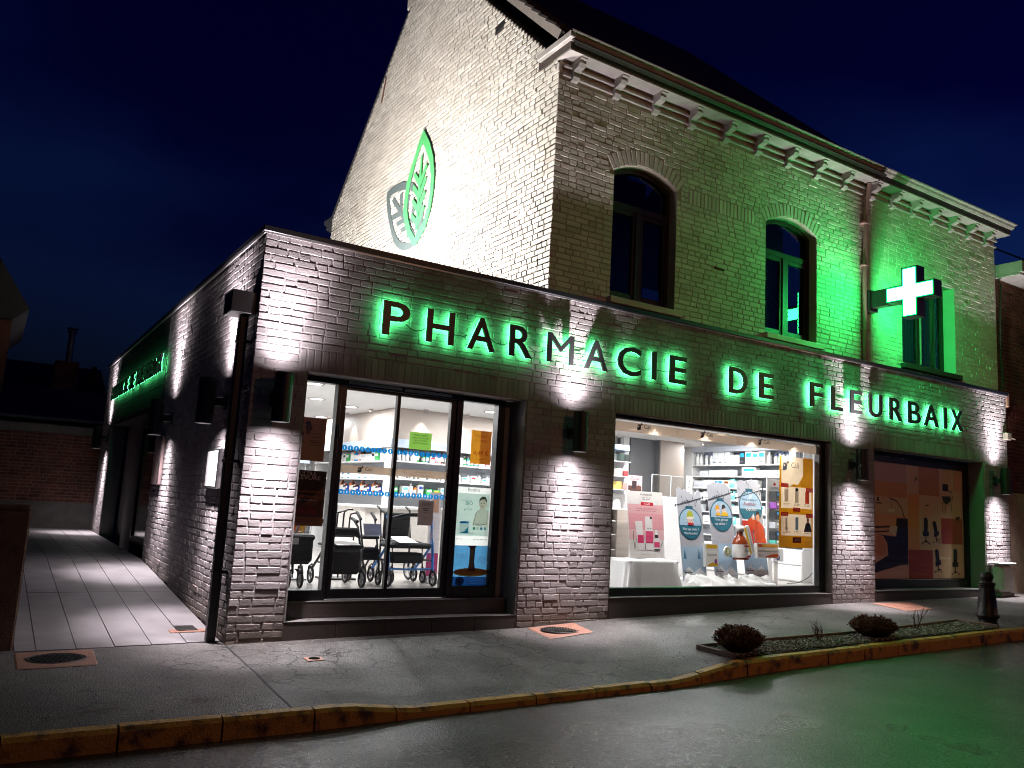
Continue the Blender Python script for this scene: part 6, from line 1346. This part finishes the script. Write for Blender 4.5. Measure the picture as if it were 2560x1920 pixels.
def chair(cx, cy_, s_, tilt=0):
    f = lambda x, y: (cx + (x * math.cos(tilt) - y * math.sin(tilt)) * s_ * .71, cy_ + (x * math.sin(tilt) + y * math.cos(tilt)) * s_)
    D = '#17141a'
    p.poly([f(-.035, .02), f(.035, .02), f(.045, .13), f(.025, .165), f(-.03, .16)], D).poly([f(-.055, -.03), f(.055, -.03), f(.06, .02), f(-.06, .02)], D).rect(cx - .005 * s_, cy_ - .10 * s_, cx + .005 * s_, cy_ - .02 * s_, D)
    p.poly([f(-.055, -.105), f(0, -.085), f(.055, -.105), f(.05, -.095), f(0, -.07), f(-.05, -.095)], D).rect(cx - .055 * s_, cy_ - .115 * s_, cx - .04 * s_, cy_ - .10 * s_, D).rect(cx + .04 * s_, cy_ - .115 * s_, cx + .055 * s_, cy_ - .10 * s_, D)
chair(.555, .40, .85); chair(.675, .40, .72, .35); chair(.69, .14, .75, .25); chair(.89, .13, .85)
p.rect(.755, .795, .82, .86, '#17141a').poly([(.745, .745), (.84, .75), (.86, .72), (.80, .67), (.77, .69)], '#17141a').line([(.76, .72), (.75, .60)], .012, '#4a2a22').line([(.85, .72), (.86, .61)], .012, '#4a2a22').line([(.79, .70), (.785, .59)], .01, '#4a2a22').line([(.82, .80), (.865, .79), (.87, .72)], .012, '#4a2a22')
p.rect(.54, .56, .61, .64, '#cf9c78').rect(.56, .645, .59, .655, '#2a1c1c').line([(.66, .56), (.67, .66)], .008, '#a8785a').line([(.70, .56), (.69, .66)], .008, '#a8785a').poly([(.90, .56), (.96, .57), (.94, .53), (.92, .53)], '#3a2420').poly([(.43, .85), (.46, .87), (.47, .90), (.45, .90)], '#6b4a3a').line([(.41, .81), (.47, .84)], .01, '#b98a66').rect(.90, .80, .955, .94, '#cf9c78')
p.done()
MB().box(9.48, .345, .37, 12.58, .365, 2.44, RUBBER).build('blank_panel', shop)
# ------------------------------------------------------------------ side wall boards
t = thing('notice_board', 'white lit glass notice case on the side wall beside the downpipe', 'notice board')
MB().bev(-.055, .76, 1.35, -.001, 1.26, 1.75, STEEL, .006).build('case', t); MB().box(-.058, .785, 1.375, -.0555, 1.235, 1.725, hx('#f2f1ee', .5)).build('sheet', t)
t = thing('notice_board', 'tall narrow pinkish notice board at the edge of the side entrance', 'notice board')
MB().bev(-.05, 4.12, 1.35, -.001, 4.62, 2.0, mat('pinkish_board', (.42, .30, .29), .5), .006).build('board', t); MB().bev(-.056, 4.10, 1.34, -.0505, 4.14, 2.01, STEEL, .002).build('edge_trim', t)
MB().bev(-.03, 4.78, 1.28, -.006, 4.86, 1.36, STEEL, .004).build('call_button', t) if 0 else None
# ------------------------------------------------------------------ street furniture
def cover(name_lb, pts, z, inner=None, m=RUSTC):
    t = thing('utility_cover', name_lb, 'cover', 'iron covers in the pavement'); b = MB()
    q = [V((x, y, pz(x, y) + z)) for x, y in pts]; c = sum(q, V()) / 4; up = V((0, 0, .004)); k = [c + (p_ - c) * .96 + up for p_ in q]
    b.add(q + k, [(0, 1, 5, 4), (1, 2, 6, 5), (2, 3, 7, 6), (3, 0, 4, 7), (4, 5, 6, 7)] , m); b.build('frame', t)
    return t, c
def flat(t, c, r, ry, n=22, name='lid', m=IRON, pattern=True):
    b = MB(); z = c.z + .006
    ring = lambda k, dz: [(c.x + r * k * math.cos(2 * math.pi * i / n), c.y + ry * k * math.sin(2 * math.pi * i / n), z + dz) for i in range(n)]
    b.add(ring(1, 0) + ring(.94, .004) + ring(.9, .0), [(i, (i + 1) % n, n + (i + 1) % n, n + i) for i in range(n)] + [(n + i, n + (i + 1) % n, 2 * n + (i + 1) % n, 2 * n + i) for i in range(n)] + [tuple(range(2 * n, 3 * n))], m)
    if pattern:
        for i in range(-6, 7):
            for j in range(-6, 7):
                x, y = c.x + i * r * .14 + (j % 2) * r * .07, c.y + j * ry * .14
                if ((x - c.x) / r) ** 2 + ((y - c.y) / ry) ** 2 < .7: b.bev(x - r * .045, y - ry * .045, z, x + r * .045, y + ry * .045, z + .006, m, .002)
    b.build(name, t)
t, c = cover('rusty square cover with round lid at the end of the paved path', [(-1.60, -.62), (-1.07, -.60), (-1.045, .03), (-1.60, .0)], .005); flat(t, c, .215, .20)
t, c = cover('reddish square cover with round lid before the pier between door and window', [(3.06, -.64), (3.66, -.58), (3.80, -.04), (3.16, -.06)], .005); flat(t, c, .24, .20)
t, c = cover('reddish rectangular cover before the third window', [(8.90, -.86), (9.57, -.83), (10.02, -.20), (9.20, -.12)], .005); flat(t, c, .2, .2, pattern=False, m=RUSTC)
t, c = cover('small rusty cover in the cracked pavement left of the steps', [(.445, -.90), (.60, -.875), (.61, -.755), (.455, -.75)], .004); flat(t, c, .05, .04, 14)
t = thing('utility_cover', 'small square drain cover in the lit paving beside the downpipe', 'cover', 'iron covers in the pavement')
b = MB(); b.bev(-.37, .50, hz(.5) - .01, -.05, .86, hz(.6) + .004, RUSTC, .004, None); b.bev(-.30, .56, hz(.6), -.12, .80, hz(.72) + .006, IRON, .003); b.build('frame', t)
# bollard
t = thing('bollard', 'dark cast iron bollard standing on the pavement near the far planting', 'bollard')
bx, by = 8.69, -2.04; bz = pz(bx, by)
b = MB(); K9 = .88; b.lathe([(q_ * K9, h_) for q_, h_ in [(.13, 0), (.135, .03), (.12, .05), (.125, .09), (.155, .115), (.155, .135), (.13, .15), (.118, .30), (.098, .45), (.095, .47), (.108, .485), (.108, .50), (.085, .515), (.07, .545), (.085, .57), (.09, .60), (.075, .635), (.035, .655), (0, .66)]], (bx, by, bz), IRON, 18); b.build('post', t)
MB().lathe([(.088, .5), (.1, .505), (.1, .52), (.088, .525)], (bx, by, bz), IRON, 18).build('collar', t)
# meter box
t = thing('meter_box', 'pale grey meter cabinet standing against the last pier', 'cabinet')
MB().bev(12.70, -.20, .25, 13.12, -.012, .32, CONC, .01).build('plinth', t); b = MB(); b.bev(12.68, -.22, .32, 13.10, -.012, .79, mat('pale_grey_plastic', (.62, .60, .57), .45), .06); b.build('body', t); MB().bev(12.65, -.24, .792, 13.13, -.012, .825, MATS['pale_grey_plastic'], .012).build('lid', t); MB().bev(12.72, -.226, .36, 13.06, -.2205, .75, MATS['pale_grey_plastic'], .002).build('door', t)
b = MB(); b.bev(13.25, -.10, 2.97, 13.40, -.012, 3.10, hx('#8f8678', .5), .01); b.tube([(13.40, -.05, 3.03), (13.55, -.08, 3.0)], .012, hx('#c9bfae', .5)); one(b, 'junction_box', 'small cream junction box at the right end of the shop front', 'box')
b = MB(); b.bev(13.425, -.02, 3.58, 13.53, .10, 3.86, mat('terracotta_pipe_end', (.36, .20, .13), .7), .02); one(b, 'gutter_outlet', 'short terracotta gutter outlet at the right end of the coping', 'outlet')
# planting bed
bed = thing('planting_bed', 'narrow gravel planting bed with timber edging behind the kerb', 'planting bed')
EDGE = mat('weathered_edging', (.20, .14, .11), .8, bump=.5)
def zb(x): return pz(x, -2.0) + .012
pts = [(3.99, -2.225), (4.0, -1.75), (4.87, -1.79), (6.34, -1.86), (7.4, -1.82), (8.5, -1.76), (8.55, -2.24)]
for (x0, y0), (x1, y1) in zip(pts, pts[1:]):
    a, e = V((x0, y0, zb(x0))), V((x1, y1, zb(x1))); d = (e - a); M = Matrix.Translation(a) @ d.to_track_quat('X', 'Z').to_matrix().to_4x4()
    MB().bev(0, -.02, -.02, d.length, .02, .035, EDGE, .006, M).build('edging_board', bed)
b = MB(); xs_ = fr(4.0, 8.53, 40); b.add([(x, y, zb(x) - .003) for x in xs_ for y in (-2.26, -1.78)], [(2 * i, 2 * i + 2, 2 * i + 3, 2 * i + 1) for i in range(40)], EARTH); b.build('soil', bed)
b = MB(); rr = random.Random(12); ST = [hx('#8a8781', .8), hx('#6e6a62', .8), hx('#a39e94', .8), hx('#55503f', .8), hx('#5d6650', .8)]
def ring_y(x):
    for (x0, y0), (x1, y1) in zip(pts[1:], pts[2:-1]):
        if x0 <= x <= x1: return y0 + (y1 - y0) * (x - x0) / (x1 - x0)
    return -1.8
for k in range(5200):
    x = rr.uniform(4.03, 8.5); y = rr.uniform(-2.25, ring_y(x) - .03); s_ = rr.uniform(.009, .022); z = zb(x) + rr.uniform(-.002, .012)
    ax, ay = rr.uniform(.6, 1.3) * s_, rr.uniform(.5, 1) * s_; t0 = rr.uniform(0, 3.1); ca, sa = math.cos(t0), math.sin(t0)
    P6 = [(ax, 0, 0), (0, ay, .002), (-ax, 0, 0), (0, -ay, -.002), (0, 0, s_ * .55), (0, 0, -s_ * .5)]
    b.add([(x + px * ca - py * sa, y + px * sa + py * ca, z + pz_) for px, py, pz_ in P6], [(0, 1, 4), (1, 2, 4), (2, 3, 4), (3, 0, 4), (1, 0, 5), (2, 1, 5), (3, 2, 5), (0, 3, 5)], ST[k % 5 if rr.random() < .8 else 3])
b.build('gravel', kind='stuff')
TWIG = mat('dry_brown_twig', (.10, .05, .025), .8, c2=(.06, .03, .018), nscale=20); LEAFM = mat('dry_rust_leaf', (.17, .075, .025), .7, c2=(.09, .045, .018), nscale=15)
def shrub(lb, x, y, r, h, seed):
    rr = random.Random(seed); z0 = zb(x); t = thing('clipped_shrub', lb, 'shrub', 'low shrubs in the planting bed')
    s_ = MB(); l_ = MB()
    for k in range(420):
        a = rr.uniform(0, 2 * math.pi); q = rr.random() ** .5; tx, ty = math.cos(a) * q * r, math.sin(a) * q * r * .72
        hh = h * (1 - .45 * q ** 3) * rr.uniform(.90, 1.03) * (1 + .08 * math.sin(3 * a + seed)); p0 = V((x + tx * .25, y + ty * .25, z0 - .01)); p1 = V((x + tx * .75, y + ty * .75, z0 + hh * .55)); p2 = V((x + tx, y + ty, z0 + hh))
        s_.tube([p0, p1, p2], [.004, .003, .0015], TWIG, 3)
        for j in range(20):
            u_ = rr.uniform(.3, 1.0); c = p0.lerp(p1, min(1, u_ * 2)) if u_ < .5 else p1.lerp(p2, u_ * 2 - 1); d = V((rr.uniform(-1, 1), rr.uniform(-1, 1), rr.uniform(.1, 1.2))).normalized(); w = d.cross(V((rr.uniform(-1, 1), rr.uniform(-1, 1), .3))).normalized(); ln = rr.uniform(.016, .032)
            l_.add([c, c + d * ln * .5 + w * .006, c + d * ln, c + d * ln * .5 - w * .006], [(0, 1, 2, 3)], LEAFM)
    s_.build('stems', t); l_.build('foliage', t)
shrub('rust brown clipped shrub at the near end of the planting bed', 4.20, -2.09, .29, .235, 1)
shrub('rounder brown clipped shrub farther along the planting bed', 6.33, -2.06, .31, .21, 2)
def bare(lb, x, y, h, seed, n):
    rr = random.Random(seed); b = MB(); z0 = zb(x)
    for k in range(n):
        a = rr.uniform(0, 6.28); L_ = h * rr.uniform(.6, 1.1); p = [V((x, y, z0 - .01))]; d = V((math.cos(a) * .55, math.sin(a) * .4, 1)).normalized()
        for i in range(4): d = (d + V((rr.uniform(-.2, .2), rr.uniform(-.2, .2), .05))).normalized(); p.append(p[-1] + d * L_ / 4)
        b.tube(p, [.006, .005, .004, .003, .002], TWIG, 5)
        for i in (2, 3):
            e = (d + V((rr.uniform(-.9, .9), rr.uniform(-.9, .9), .2))).normalized(); b.tube([p[i], p[i] + e * L_ * .18, p[i] + e * L_ * .3 + V((0, 0, .02))], [.0035, .0025, .0015], TWIG, 4)
    return one(b, 'bare_bush', lb, 'shrub', 'bare bushes in the planting bed')
bare('leafless twiggy bush between the two clipped shrubs', 5.50, -1.99, .23, 5, 9)
bare('thin leafless twigs standing past the second clipped shrub', 7.35, -1.93, .27, 6, 5)
b = MB(); rr = random.Random(77); LIT = [hx('#5a3a1c', .8), hx('#43301c', .8), hx('#6e4a22', .8)]
for k in range(500):
    x = rr.uniform(3.5, 9.2); y = rr.uniform(-2.30, -1.7); s_ = rr.uniform(.006, .016); z = pz(x, y) + .016 + rr.uniform(0, .01); a = rr.uniform(0, 3.1); c, d = math.cos(a) * s_, math.sin(a) * s_
    b.add([(x - c, y - d, z), (x + d * .5, y - c * .5, z + .006), (x + c, y + d, z + .002), (x - d * .5, y + c * .5, z + .004)], [(0, 1, 2, 3)], LIT[k % 3])
b.build('leaf_litter', kind='stuff')
